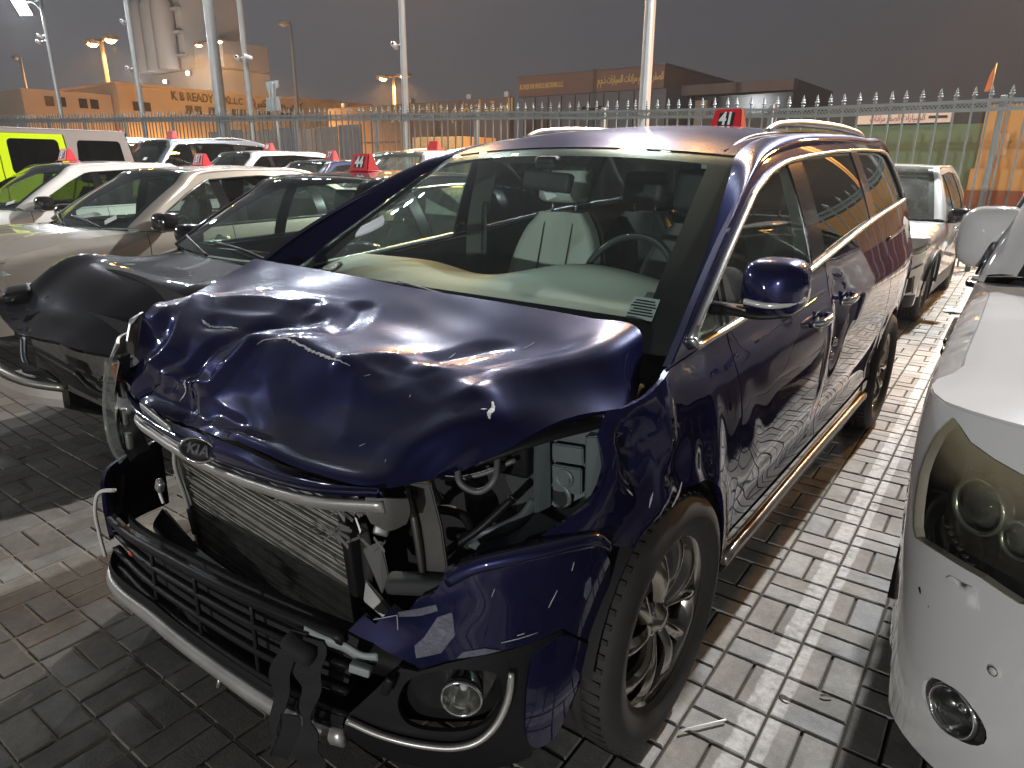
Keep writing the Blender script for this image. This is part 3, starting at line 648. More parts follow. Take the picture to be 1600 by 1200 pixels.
# orange lit yard beyond the fence on the right: green wall, white name board, orange gable
GRNW = mat('green_wall', (.13, .20, .12), .85, var=.12, vscale=.8, bump=.1, bscale=8); ORW = mat('ochre_wall', (.52, .30, .11), .9, var=.1, vscale=.7)
gb = empty('roadside_building', (0, 18, 0), 0, 'low building with green wall, white name board and ochre gable beyond the fence', 'building'); go = (0, 18, 0)
bbox('green_wall', (-6.5, 18, 0), (.14, 18.3, 2.56), GRNW, gb, go); bbox('dark_fascia', (-6.6, 18.02, 2.565), (.13, 18.4, 2.95), TRIMD, gb, go)
bbox('name_board', (-2.5, 17.9, 2.60), (-.53, 18.0, 2.84), mat('board_white', (.75, .66, .60), .6), gb, go)
bbox('ochre_wall', (.15, 17.6, 0), (6.5, 22, 2.92), ORW, gb, go); bbox('ledge', (.1, 17.3, 0), (6.5, 17.58, 1.58), ORW, gb, go); bbox('skirting', (.05, 17.2, 0), (6.5, 17.28, 1.12), mat('rust_band', (.22, .07, .03), .8), gb, go)
bbox('notice', (.42, 17.55, 1.86), (.68, 17.59, 2.32), mat('notice_paper', (.55, .36, .2), .8), gb, go)
text('lettering', arabic('الصقر مزادات'), .2, mat('maroon_print', (.25, .05, .04), .6), gb, (-1.9, -.115, 2.72), (R(90), 0, 0), .004, 0, sx=.6)
text('lettering', arabic('السيارات'), .2, MATS['maroon_print'], gb, (-1.3, -.115, 2.72), (R(90), 0, 0), .004, 0, sx=.7)
bbox('printed_bar', (-.98, 17.88, 2.69), (-.6, 17.897, 2.75), LETD, gb, go)
fl = empty('flag', (.1, 18.4, 2.9), 0, 'small limp orange-lit flag on a short staff above the fence', 'flag')
tube('staff', [(0, 0, 0), (0, 0, .95)], .014, POLE, fl, n=6, ns=3)
loft('cloth', [[(0, 0, .92), (-.02, .02, .7), (0, 0, .45)], [(-.06, .03, .78), (-.09, -.02, .56), (-.05, .02, .36)], [(-.1, 0, .6), (-.12, .03, .44), (-.13, 0, .36)]], 10, 8, mat('flag_cloth', (.5, .2, .08), .85), fl)
# yard objects behind the fence in the centre
ct = empty('site_container', (-13.6, 14.6, 0), 0, 'orange-lit ochre container behind the fence left of the van roof', 'container')
rbox('body', (2.1, 1.6, 2.3), (0, .8, 1.25), ORW, ct, bev=.02)
for i in range(9): rbox('rib', (.05, .05, 2.0), (-.96+i*.24, -.02, 1.2), ORW, ct, bev=.01)
hb = empty('hoarding', (-21.5, 15, 0), 0, 'dark weathered hoarding panels behind the fence pickets', 'hoarding')
for i in range(8): rbox('board', (1.18, .05, 2.5+.1*math.sin(i*2.1)), (-5+i*1.2, .05*math.sin(i), 1.6), mat('hoarding_%d' % (i % 3), ((.13, .10, .085), (.09, .08, .085), (.17, .12, .09))[i % 3], .85, var=.3, vscale=2), hb, bev=.008)
# ---------------------------------------------------------------- vehicle library (front axle at y=0, nose towards -y)
def text_plate(*a, **k): return text(*a, **k)
class Car:
    def __init__(s, **k):
        s.__dict__.update(dict(zb=1.0, k1=.22, k2=.28, zs=.22, zst=.40, nexp=2.5, D=.45, fp=([.2, .5, .8, 1.1], [.06, 0, .02, .12])))
        s.__dict__.update(k)
    def F(s, y, z):
        y = np.asarray(y, float); z = np.asarray(z, float)
        b = crs(*s.PLAN, y)+crs(*s.LOW, np.minimum(z, s.zb)); u = np.maximum(z-s.zb, 0); x = b-s.k1*u-s.k2*u*u
        for yw in (0, s.wb):
            d = np.hypot(y-yw, z-s.rt); x = x+.012*np.exp(-((d-s.ra)/.045)**2)
        if getattr(s, 'he', None) is not None:   # rounded crest of the front wing
            zt = crs([p[0] for p in s.he], [p[1] for p in s.he], y); r = getattr(s, 'crest', .07)
            q = np.clip((z-zt+r)/r, 0, .985); fw = np.clip((s.he[-1][0]-getattr(s, 'fade', .0)-y)/.22, 0, 1); fw = fw*fw*(3-2*fw); x = x-fw*r*.85*(1-np.sqrt(1-q*q))
        return x
    def S(s, off=0.):
        return lambda y, z: np.stack([s.F(y, z)+off, y, z], 1)
    def front(s, off=0.):
        """front fascia: u in -1..1 from the right wing round the nose to the left wing, v = height"""
        def f(u, z):
            u = np.asarray(u, float); z = np.asarray(z, float); th = np.abs(u)*np.pi/2; e = 2/s.nexp
            lo = crs(*s.LOW, np.minimum(z, s.zb))
            x = (s.Wf+off+lo)*np.sign(u)*np.sin(th)**e; y = s.yn-off+crs(*s.fp, z)*np.cos(th)+(s.D+off)*(1-np.cos(th)**e)
            return np.stack([x, y, z], 1)
        return f
    def belt_z(s, y): return crs([p[0] for p in s.belt], [p[1] for p in s.belt], y)
    def top_z(s, y):
        q = s.TOP if getattr(s, 'TOP', None) else [(a, b-.045) for a, b in s.E]
        return np.interp(y, [p[0] for p in q], [p[1] for p in q])
def arc(yc, zc, r, y0, y1, n=26):
    t0, t1 = math.acos(max(-1, min(1, (y0-yc)/r))), math.acos(max(-1, min(1, (y1-yc)/r)))
    return [(yc+r*math.cos(t), zc+r*math.sin(t)) for t in np.linspace(t0, t1, n)]
def both(o): return [o, mirror(o)]
def ln(f, y0, y1, n=14): return [(float(y), float(f(y))) for y in np.linspace(y0, y1, n)]
def wheel(root, x, y, rt, rr, wdt, style, side, rimm, steer=0., n=36):
    w_ = empty('wheel', (x, y, rt), steer); w_.parent = root; s = side; h = wdt/2
    tr = []
    lathe('tyre', [(rr-.012, -h*.82), (rr+.012, -h*.95), (rr+(rt-rr)*.5, -h*1.04), (rt-.022, -h*.97), (rt-.005, -h*.82), (rt, -h*.55), (rt, -h*.36), (rt-.008, -h*.34), (rt-.008, -h*.28), (rt, -h*.26), (rt, -.012), (rt-.008, -.01), (rt-.008, .01), (rt, .012), (rt, h*.26), (rt-.008, h*.28), (rt-.008, h*.34), (rt, h*.36), (rt, h*.55), (rt-.005, h*.82), (rt-.022, h*.97), (rr+(rt-rr)*.5, h*1.04), (rr+.012, h*.95), (rr-.012, h*.82)], TYRE, w_, n=48)
    # sipes across the shoulder
    P = []
    for i in range(64):
        a = 2*math.pi*i/64
        for sd in (-1, 1):
            c, q = math.cos(a), math.sin(a); r0, r1 = rt-.012, rt+.0015
            V = []
            for rr_, hh in ((r0, sd*h*.40), (r1, sd*h*.40), (r1, sd*h*.80), (r0, sd*h*.80)):
                for da in (-.016, .016): V.append((hh, rr_*math.cos(a+da+hh*.15), rr_*math.sin(a+da+hh*.15)))
            P.append((V, [(0, 1, 3, 2), (2, 3, 5, 4), (4, 5, 7, 6), (0, 2, 4, 6), (1, 7, 5, 3)]))
    V, F = join_bm(P); t_ = mesh_obj('tread', V, F, TYRE, w_, False); t_['kind'] = 'stuff'
    lathe('rim', [(rr+.004, s*h*.92), (rr+.010, s*h*.86), (rr-.008, s*h*.84), (rr-.022, s*h*.70), (rr-.03, s*h*.2), (rr-.034, -s*h*.7), (rr-.01, -s*h*.82)], rimm, w_, n=48)
    lathe('brake_disc', [(0, s*h*.06), (rr*.62, s*h*.06), (rr*.62, s*h*.01), (0, s*h*.01)], mat('brake_disc', (.18, .17, .16), .4, .8), w_, n=28)
    lathe('hub_back', [(0, -s*h*.2), (rr-.03, -s*h*.2)], DARK, w_, n=24)
    ns = {'twist': 5, 'five': 5, 'ten': 10, 'multi': 7}[style]
    for i in range(ns):
        a = 2*math.pi*i/ns+.35
        def pt(r, da, dx): return (s*(h*.62+dx), r*math.cos(a+da), r*math.sin(a+da))
        if style == 'twist':
            for q, (da0, da1, m1) in enumerate(((-.10, -.40, rimm), (.10, .20, rimm))):
                w0 = .030 if q == 0 else .024
                c1 = [pt(.045, da0-.35, -.012), pt(rr*.5, (da0+da1)/2-.19, .016), pt(rr*.80, da1-.19, .012), pt(rr-.012, da1-.20, -.004)]
                c2 = [pt(.045, da0, .004), pt(rr*.5, (da0+da1)/2-.02, .030), pt(rr*.80, da1-.02, .024), pt(rr-.012, da1-.0, .004)]
                c3 = [pt(.045, da0+.35, -.012), pt(rr*.5, (da0+da1)/2+.18, -.004), pt(rr*.80, da1+.14, -.01), pt(rr-.012, da1+.16, -.026)]
                loft('spoke', [c1, c2, c3], 12, 7, m1, w_, th=.03, dirn=(s, 0, 0))
        else:
            k = {'five': (.20, .15), 'ten': (.07, .05), 'multi': (.10, .12)}[style]
            c1 = [pt(.04, -k[0]*2, -.015), pt(rr*.55, -k[0], .006), pt(rr-.012, -k[1], -.012)]; c2 = [pt(.04, 0, 0), pt(rr*.55, 0, .022), pt(rr-.012, 0, .002)]; c3 = [pt(.04, k[0]*2, -.015), pt(rr*.55, k[0], .006), pt(rr-.012, k[1], -.012)]
            loft('spoke', [c1, c2, c3], 9, 5, rimm, w_, th=.03, dirn=(s, 0, 0))
    lathe('hub_cap', [(0, s*(h*.62+.022)), (.026, s*(h*.62+.020)), (.034, s*(h*.62+.008)), (.062, s*(h*.62-.004)), (.07, s*(h*.62-.03))], rimm, w_, n=20)
    for i in range(5):
        a = 2*math.pi*i/5; lathe('wheel_bolt', [(0, s*(h*.62+.006)), (.009, s*(h*.62+.004)), (.010, s*(h*.62-.02))], CHROME, w_, n=8, loc=(0, .05*math.cos(a), .05*math.sin(a)))
    return w_
def side_body(root, c, pm, doors=True, fender=True, quarter=True, sillm=None, defm=None):
    """wings, doors, sills and quarters, both sides"""
    o = []
    yf, y1, y2, y3, yt = c.yf, c.seams[0], c.seams[1], c.seams[2], c.yt; gp = .004
    S = c.S()
    if fender:
        top = [(float(a), float(b)) for a, b in zip(np.linspace(yf, min(y1, c.he[-1][0]), 14), crs([p[0] for p in c.he], [p[1] for p in c.he], np.linspace(yf, min(y1, c.he[-1][0]), 14)))]
        if y1 > c.he[-1][0]: top.append((y1-gp, float(c.belt_z(y1))-.004))
        yb = math.sqrt(c.ra**2-(c.zs+.05-c.rt)**2)
        low = [(y1-gp, c.zs+.03)] if y1 > yb+.02 else []
        O = top+low+arc(0, c.rt, c.ra, min(yb, y1-gp), max(yf, -c.ra+.001))
        if yf < -c.ra: O += [(-c.ra-.001, c.zs+.1), (yf, c.zs+.1)]
        both(panel('front_wing', S, O, pm, root, res=.035, deform=defm))
    if doors:
        for a, b, nm in ((y1, y2, 'front_door'), (y2, y3, 'rear_door')):
            O = [(a+gp, c.zst)]+[(a+gp, z) for z in np.linspace(c.zst+.1, float(c.belt_z(a))-.006, 6)]+[(y, z-.006) for y, z in ln(c.belt_z, a+gp, b-gp)][1:-1]+[(b-gp, z) for z in np.linspace(float(c.belt_z(b))-.006, c.zst, 7)]
            if nm == 'rear_door' and b > c.wb-c.ra:
                yb = c.wb-math.sqrt(max(1e-4, c.ra**2-(c.zst-c.rt)**2)); O = [p for p in O if math.hypot(p[0]-c.wb, p[1]-c.rt) > c.ra+.015 or p[0] < yb-.02]
                ya = b-gp; za = c.rt+math.sqrt(max(0, c.ra**2-(ya-c.wb)**2))
                while O and O[-1][0] > yb-.02: 
                    if O[-1][1] > za+.03: break
                    O.pop()
                O += [(y, z) for y, z in arc(c.wb, c.rt, c.ra+.012, ya, yb, 12)]+[(yb, c.zst)]
            d = both(panel(nm, S, O, pm, root, res=.04, deform=defm))
            if getattr(c, 'handles', True):
                for q, sg in zip(d, (1, -1)):
                    yh = b-.16; zh = float(c.belt_z(b))-.10 if not hasattr(c, 'hz') else c.hz
                    handle(q, sg*float(c.F(yh, zh)), yh, zh, sg, getattr(c, 'hm', pm))
    ys0 = math.sqrt(c.ra**2-(c.zst-.01-c.rt)**2)
    SO = [(ys0, c.zst-.008), (c.wb-ys0, c.zst-.008), (c.wb-ys0-.02, c.zs), (ys0+.02, c.zs)]
    both(panel('sill', S, SO, sillm or pm, root, res=.06, th=.05))
    if quarter:
        ya = y3+gp; yb = math.sqrt(c.ra**2-(c.zs+.05-c.rt)**2)
        O = []
        if ya < c.wb-c.ra: O += [(c.wb-yb, c.zs+.05), (ya, c.zst)]
        O += [(ya, z) for z in np.linspace(max(c.zst+.05, c.rt+math.sqrt(max(0, c.ra**2-(ya-c.wb)**2))+.01), float(c.belt_z(ya))-.006, 6)]
        O += [(y, z-.006) for y, z in ln(c.belt_z, ya, yt-.01)][1:]+[(yt, .75), (yt, .35), (c.wb+yb+.05, c.zs+.08)]+arc(c.wb, c.rt, c.ra, c.wb+yb, max(c.wb-yb, ya))[:-1]
        both(panel('rear_quarter', S, O, pm, root, res=.05))
    # wheel housings and a dark inner shell
    for yw in (0, c.wb):
        A = arc(yw, c.rt, c.ra-.01, yw+c.ra-.012, yw-c.ra+.012, 18)
        for sg in (1, -1): loft('wheel_housing', [[(sg*(c.W-.03), a, b) for a, b in A], [(sg*(c.W-.36), a, b) for a, b in A]], 18, 3, DARK, root)
    xi = c.W-.30; y0, yt_ = c.yn+.35, c.yt-.12; zt = .78
    V = boxv(-xi, xi, y0, yt_, c.zs+.02, zt); mesh_obj('underbody', V, [(0, 3, 2, 1), (0, 1, 5, 4), (1, 2, 6, 5), (2, 3, 7, 6), (3, 0, 4, 7)], DARK, root, False)
def handle(door, x, y, z, sg, m):
    lathe('handle_cup', [(0, sg*.0025), (.028, sg*.003), (.036, sg*.001)], BLKG, door, n=18, axis='x', loc=(x-sg*.0015, y, z))
    tube('handle', [(x+sg*.004, y-.085, z-.004), (x+sg*.034, y-.06, z), (x+sg*.040, y, z+.003), (x+sg*.034, y+.07, z+.006), (x+sg*.004, y+.10, z+.006)], [.010, .014, .015, .014, .010], m, door, n=8, ns=16, flat=(.8, 1.15))
def greenhouse(root, c, pm, glz, roofm=None, trim=None, pillar=BLKG, wsm=None):
    """pillars, glass, roof skin"""
    n = len(c.E); E = np.array([(float(c.F(y, z)), y, z) for y, z in c.E]); IN = np.array(c.IN, float)
    belt0 = c.belt[0][0]
    S = c.S()
    # side frame with window opening
    ya, yb = c.E[0][0], c.E[-1][0]
    per = 8; N = (n-1)*per+1
    Ec = splk([p for p in c.E], N, per); top = [(float(a), float(b)) for a, b in Ec]
    lowl = [(y, float(c.belt_z(y))) for y in np.linspace(yb, ya, 30)]
    holes = []; y0, y1 = c.dlo
    yy = np.linspace(y0, y1, 40); tz = c.top_z(yy); bz = c.belt_z(yy)+.012
    k = tz > bz+.012; yy, tz, bz = yy[k], tz[k], bz[k]
    hole = [(a, b) for a, b in zip(yy, tz)]+[(a, b) for a, b in zip(yy[::-1], bz[::-1])]
    both(panel('window_frame', S, top+lowl[1:-1], pm, root, holes=[hole], res=.05, th=.02))
    # panes and black posts between them
    cuts = c.cuts; Sg = c.S(-.010); Sp = c.S(-.004)
    edges = [yy[0]]+list(cuts)+[yy[-1]]
    for i in range(len(edges)-1):
        a = edges[i]+(c.post[i-1]/2 if i else -.004); b = edges[i+1]-(c.post[i]/2 if i < len(cuts) else -.004)
        q = np.linspace(a, b, 16); ib = getattr(c, 'slant', 0.)
        O = [(v, float(np.interp(v, yy, tz))+.003) for v in q]+[(v, float(np.interp(v, yy, bz))-.003) for v in q[::-1]]
        both(panel('side_window', Sg, O, glz[i], root, res=.08, th=.003))
    for i, cu in enumerate(cuts):
        q = np.linspace(cu-c.post[i]/2, cu+c.post[i]/2, 3)
        O = [(v, float(np.interp(v, yy, tz))+.002) for v in q]+[(v, float(np.interp(v, yy, bz))-.002) for v in q[::-1]]
        both(panel('window_post', Sp, O, pillar, root, res=.06, th=.01))
    if trim:
        P = np.array([(float(c.F(a, b))+.006, a, b) for a, b in hole]); P = np.vstack([P, P[:1]])
        both(sweep('window_trim', P, [(-.006, -.012), (.006, -.012), (.006, .012), (-.006, .012)], trim, root, ns=len(P)*2, up=(1, 0, 0), keep=True))
    # pillar and cant rail
    INc = splk(IN, N, per); Ex = np.array([(float(c.F(a, b)), a, b) for a, b in top])
    mid = (Ex+INc)/2; d = INc-Ex; w_ = np.linalg.norm(d, axis=1, keepdims=True)
    tn = np.gradient(Ex, axis=0); tn /= np.linalg.norm(tn, axis=1, keepdims=True); o_ = np.array([1., -.35, .8])[None]; nn = o_-(o_*tn).sum(1, keepdims=True)*tn; nn /= np.linalg.norm(nn, axis=1, keepdims=True)+1e-9; bul = getattr(c, 'bulge', .24); w_ = np.minimum(w_, .10)
    m1 = Ex+d*.22+nn*w_*bul*.75; m2 = Ex+d*.55+nn*w_*bul; m3 = Ex+d*.85+nn*w_*bul*.55
    rl = crs([0, .25, .55, .82, 1.], np.stack([Ex, m1, m2, m3, INc]), np.linspace(0, 1, 10)); both(gridobj('roof_side_rail', rl, pm, root, dirn=(1, 0, .8)))
    # windscreen
    iH, iR = c.iH*per, c.iR*per; m_ = 22
    def arcx(L, cen, k=31):
        """curve from right corner to left corner through a centre point"""
        L = np.array(L); Rr = L*np.array([-1, 1, 1]); return spl([Rr, (Rr*.5+np.array(cen)*.5)+np.array([0, (cen[1]-L[1])*.25, (cen[2]-L[2])*.25]), cen, (L*.5+np.array(cen)*.5)+np.array([0, (cen[1]-L[1])*.25, (cen[2]-L[2])*.25]), L], k)
    cowl = arcx(INc[0], (0, *c.cowl)); head = arcx(INc[iH], (0, *c.head)); Ls = spl(INc[:iH+1], m_); Rs = Ls*np.array([-1, 1, 1])
    P = coons(cowl, head, Rs, Ls); v = np.linspace(0, 1, m_)[:, None]; u = np.linspace(-1, 1, 31)[None]
    bb = c.wsb*(1-u**4)*np.sin(np.pi*v); P[..., 1] -= bb*.55; P[..., 2] += bb*.8
    ws = gridobj('windscreen', P+np.array([0, -.004, -.004]), wsm or GWS, root, dirn=(0, -1, .5))
    # black printed border of the windscreen
    def frit(f0, f1, f2, f3):
        U, Vv = np.meshgrid(np.linspace(0, 1, 31), np.linspace(0, 1, m_)); return P
    def sub(u0, u1, v0, v1, nu=31, nv=6):
        uu = np.linspace(u0, u1, nu)*30; vv = np.linspace(v0, v1, nv)*(m_-1)
        A = crs(np.arange(m_), P, vv); B_ = crs(np.arange(31), np.moveaxis(A, 1, 0), uu); return np.moveaxis(B_, 1, 0)+np.array([0, .006, -.003])
    fr_ = [sub(0, 1, 0, c.frit[0]), sub(0, 1, 1-c.frit[1], 1), sub(0, c.frit[2], c.frit[0], 1-c.frit[1], 4, 22), sub(1-c.frit[2], 1, c.frit[0], 1-c.frit[1], 4, 22)]
    Vs = []; Fs = []
    for q in fr_:
        s0 = len(Vs); Vs += [tuple(x) for x in q.reshape(-1, 3)]; Fs += [tuple(i+s0 for i in t) for t in gridT(q.shape[0], q.shape[1])]
    finish('windscreen_border', Vs, Fs, mat('frit_black', (.006, .006, .007), .35), ws, 0, (0, -1, .5))
    # roof
    rear = arcx(INc[iR], (0, *c.rear)); Lr = INc[iH:iR+1]; Lr = spl(Lr, 26); P2 = coons(head, rear, Lr*np.array([-1, 1, 1]), Lr)
    rc = np.array(c.roofc); v = np.linspace(0, 1, 26); yv = P2[:, 15, 1]; want = crs(rc[:, 0], rc[:, 1], yv); dz = (want-P2[:, 15, 2])[:, None]
    P2[..., 2] += dz*(1-np.abs(u)**2.6); rf = gridobj('roof', P2, roofm or pm, root, th=.0, dirn=(0, 0, 1))
    gridobj('headlining', P2[2:]+np.array([0, 0, -.035]), HEADL, rf, dirn=(0, 0, -1))
    # rear glass or tailgate upper
    low = arcx(INc[-1], (0, *c.rearlow)); Lb = spl(INc[iR:], 12); P3 = coons(rear, low, Lb*np.array([-1, 1, 1]), Lb); P3[..., 1] += .05*(1-u**2)*np.sin(np.pi*np.linspace(0, 1, 12))[:, None]
    gridobj('rear_window', P3, getattr(c, 'rearglass', glz[-1]), root, dirn=(0, 1, .3))
    # tail below the rear glass
    xt = [float(c.F(c.yt, z)) for z in (.95, .7, .4)]; q = [low]
    for z, xx, dy in zip((.95, .7, .4), xt, (.06, .12, .10)):
        if z < low[0][2]-.08: q.append(arcx((xx, c.yt, z), (0, c.yt+dy, z)))
    loft('tailgate', q, 31, 14, pm, root, dirn=(0, 1, 0))
    if getattr(c, 'deck', None):
        pass
    return dict(P=P, ws=ws, head=head, cowl=cowl, INc=INc, roof=rf, P2=P2, Ex=Ex)
def bonnet(root, c, pm, gh, crown=.035, deform=None, th=.02):
    he = np.array([(0, a, b) for a, b in c.he]); he = spl(he, 22); he[:, 0] = c.F(he[:, 1], he[:, 2])-.004
    cw = gh['cowl'].copy(); cw[:, 1] -= .05; cw[:, 2] -= .012; L0 = he.copy(); L0[-1] = L0[-1]
    fu = c.front(); uh = c.uh; u = np.linspace(-uh, uh, 31); zt = c.zh0-(np.abs(u)/uh)**2*(c.zh0-he[0][2]); fr = fu(u, zt)
    ua = np.linspace(uh, 1, 6); Ls = spl(np.vstack([fu(ua, np.full(6, he[0][2])), he[2:]]), 22); cw2 = spl([Ls[-1]*np.array([-1, 1, 1]), cw[6], cw[15], cw[24], Ls[-1]], 31)
    P = coons(fr, cw2, Ls*np.array([-1, 1, 1]), Ls); v = np.linspace(0, 1, 22)[:, None]; uu = np.linspace(-1, 1, 31)[None]
    P[..., 2] += crown*(1-uu**2)*np.sin(np.pi*v)+.018*np.exp(-((np.abs(uu)-.62)/.09)**2)*np.sin(np.pi*v)
    if deform is not None: P = deform(P)
    b = gridobj('bonnet', P, pm, root, th=th, dirn=(0, 0, 1))
    # cowl panel between bonnet and glass
    q = cw2.copy(); q[:, 2] -= .02; r2 = gh['cowl'].copy(); r2[:, 2] -= .015
    loft('cowl', [q, (q+r2)/2-np.array([0, 0, .02]), r2], 31, 5, BLKP, root, dirn=(0, 0, 1))
    return b, P
def fascia(root, c, pm, holes=()):
    fu = c.front(); u = np.linspace(-1, 1, 41); zt = lambda a: c.zh0-.006-(np.minimum(np.abs(a), c.uh)/c.uh)**2*(c.zh0-c.he[0][1])-np.maximum(np.abs(a)-c.uh, 0)*0.0
    O = [(a, float(zt(a))) for a in u]+[(a, c.zs+.02) for a in u[::-1]]
    return panel('front_bumper', fu, O, pm, root, holes=holes, res=.045, th=.02, dirn=(0, -1, 0))
def on_front(root, name, c, O, m, off, th=.012, res=.03, mirror_=True, parent=None):
    p_ = panel(name, c.front(off), O, m, parent or root, res=res, th=th, dirn=lambda V: np.stack([V[:, 0]*1.2, -np.ones(len(V)), np.zeros(len(V))], 1))
    return both(p_) if mirror_ else [p_]
def side_mirror(root, x, y, z, sg, m, sc=1., scz=1., scx=1.):
    h = empty('side_mirror', (sg*x, y, z)); h.parent = root
    C = []
    for k, (yy, sx_, sz_) in enumerate(((-.096, .004, .004), (-.088, .45, .5), (-.062, .84, .84), (.0, 1, 1), (.065, .97, .97))):
        a = np.linspace(0, 2*np.pi, 25)
        C.append([(sg*.10+sg*.125*sc*scx*sx_*np.sign(np.cos(t))*abs(np.cos(t))**.62, yy*sc, .02+.085*sc*scz*sz_*np.sign(np.sin(t))*abs(np.sin(t))**.62) for t in a])
    lf = np.stack([np.array(q) for q in C]); k = np.array([0, .5, 1, 2, 3.]); PP = crs(k, lf, np.linspace(0, 3, 16)); gridobj('mirror_cap', PP, m, h, dirn=lambda V: V-V.mean(0))
    a = np.linspace(0, 2*np.pi, 24, endpoint=False)
    V = [(sg*.10+sg*.115*sc*scx*np.sign(np.cos(t))*abs(np.cos(t))**.62, .062*sc, .02+.076*sc*scz*np.sign(np.sin(t))*abs(np.sin(t))**.62) for t in a]
    mesh_obj('mirror_glass', V, [tuple(range(24))], CHROME, h, False)
    Vb = np.array([(sg*.10+sg*.123*sc*np.sign(np.cos(t))*abs(np.cos(t))**.62, -.086*sc, .02+.083*sc*np.sign(np.sin(t))*abs(np.sin(t))**.62) for t in a])
    tube('mirror_arm', [(-sg*.10, .03, -.06), (-sg*.02, .01, -.055), (sg*.08, 0, -.05)], [.035, .03, .028], BLKP, h, n=8, flat=(1, .6))
    return h
def interior(root, c, seats=((-.36, .95), (.36, .95)), bench=True, dashm=None, seatm=None, zfl=.42, y0=None, wheel_x=.36, belt=None):
    dm = dashm or TRIMD; sm = seatm or FABD; y0 = y0 if y0 is not None else c.cowl[0]+.12; zb_ = c.cowl[1]
    hw = c.W-.14
    loft('dashboard', [[(-hw, y0+.06, zb_-.06), (0, y0-.10, zb_-.03), (hw, y0+.06, zb_-.06)], [(-hw, y0+.28, zb_-.035), (0, y0+.22, zb_-.01), (hw, y0+.28, zb_-.035)], [(-hw, y0+.50, zb_-.10), (0, y0+.48, zb_-.08), (hw, y0+.5, zb_-.10)], [(-hw, y0+.55, zb_-.42), (0, y0+.55, zb_-.42), (hw, y0+.55, zb_-.42)]], 21, 14, dm, root, dirn=(0, 0, 1))
    rbox('floor', (2*hw, c.yt-y0-.6, .04), (0, (c.yt+y0)/2, zfl-.1), TRIMD, root, bev=.01)
    for (sx_, sy_) in seats: seat(root, sx_, sy_, zfl, sm, sm)
    if bench: 
        rbox('rear_bench', (2*hw-.1, .5, .16), (0, seats[0][1]+.95, zfl+.08), sm, root, bev=.05); rbox('rear_backrest', (2*hw-.1, .16, .62), (0, seats[0][1]+1.22, zfl+.42), sm, root, bev=.06, rot=(R(-14), 0, 0))
    st = lathe('steering_wheel', [(.185+.014*math.cos(t), .014*math.sin(t)) for t in np.linspace(0, 2*math.pi, 9)], TRIMD, root, n=28, axis='y', loc=(wheel_x, y0+.66, zb_-.12)); st.rotation_euler = (R(-24), 0, 0)
    rbox('steering_hub', (.2, .05, .09), (0, .01, -.02), TRIMD, st, bev=.02)
    for sg in (1, -1): 
        ys = np.linspace(c.seams[0]+.05, c.yt-.5, 8)
        loft('door_lining', [[(sg*(float(c.F(y, c.belt_z(y)))-.05), y, float(c.belt_z(y))-.01) for y in ys], [(sg*(float(c.F(y, .7))-.09), y, .74) for y in ys], [(sg*(float(c.F(y, .5))-.1), y, .42) for y in ys]], 12, 6, dm, root)
def seat(root, x, y, z, m, m2, rec=-14, head=True):
    s_ = empty('seat', (x, y, z)); s_.parent = root
    rbox('cushion', (.50, .50, .15), (0, -.05, .09), m, s_, bev=.055, seg=3)
    # backrest: bolstered shell
    C = []
    for t in np.linspace(0, 1, 9):
        wv = .25*float(np.interp(t, [0, .4, .7, .86, 1], [1, 1.02, .92, .74, .46])); zz = .14+.58*t; yy = .20+.17*t
        C.append([(-wv, yy+.05, zz), (-wv, yy-.045, zz), (-wv*.66, yy-.035, zz), (0, yy-.005, zz), (wv*.66, yy-.035, zz), (wv, yy-.045, zz), (wv, yy+.05, zz)])
    loft('backrest', C, 25, 16, m, s_, th=.06, dirn=(0, -1, .3))
    loft('back_shell', [[(-q[0][0]*-1, q[0][1]+.05, q[0][2]), (0, q[0][1]+.09, q[0][2]), (q[-1][0], q[-1][1]+.05, q[-1][2])] for q in C], 9, 8, m2, s_, dirn=(0, 1, 0))
    for dx in (-.085, .085): loft('seam', [[(dx-.004, q[3][1]-.024+abs(dx)*0, q[3][2]) for q in C], [(dx+.004, q[3][1]-.024, q[3][2]) for q in C]], 12, 2, m2, s_)
    if head:
        for dx in (-.07, .07): tube('headrest_post', [(dx, .37, .70), (dx, .385, .80)], .007, CHROME, s_, n=6, ns=3)
        rbox('headrest', (.27, .11, .19), (0, .38, .86), m, s_, bev=.045, seg=3, rot=(R(-10), 0, 0))
    return s_
def wipers(root, gh, m=BLKP):
    P = gh['P']
    for (u0, u1, v1) in ((.86, .46, .10), (.44, .06, .12)):
        a = P[0, int(u0*30)]+np.array([0, -.03, -.0]); b = P[int(v1*21), int(u1*30)]+np.array([0, -.012, .014])
        w_ = tube('wiper', [a, (a+b)/2+np.array([0, -.02, .02]), b], .009, m, root, n=6)
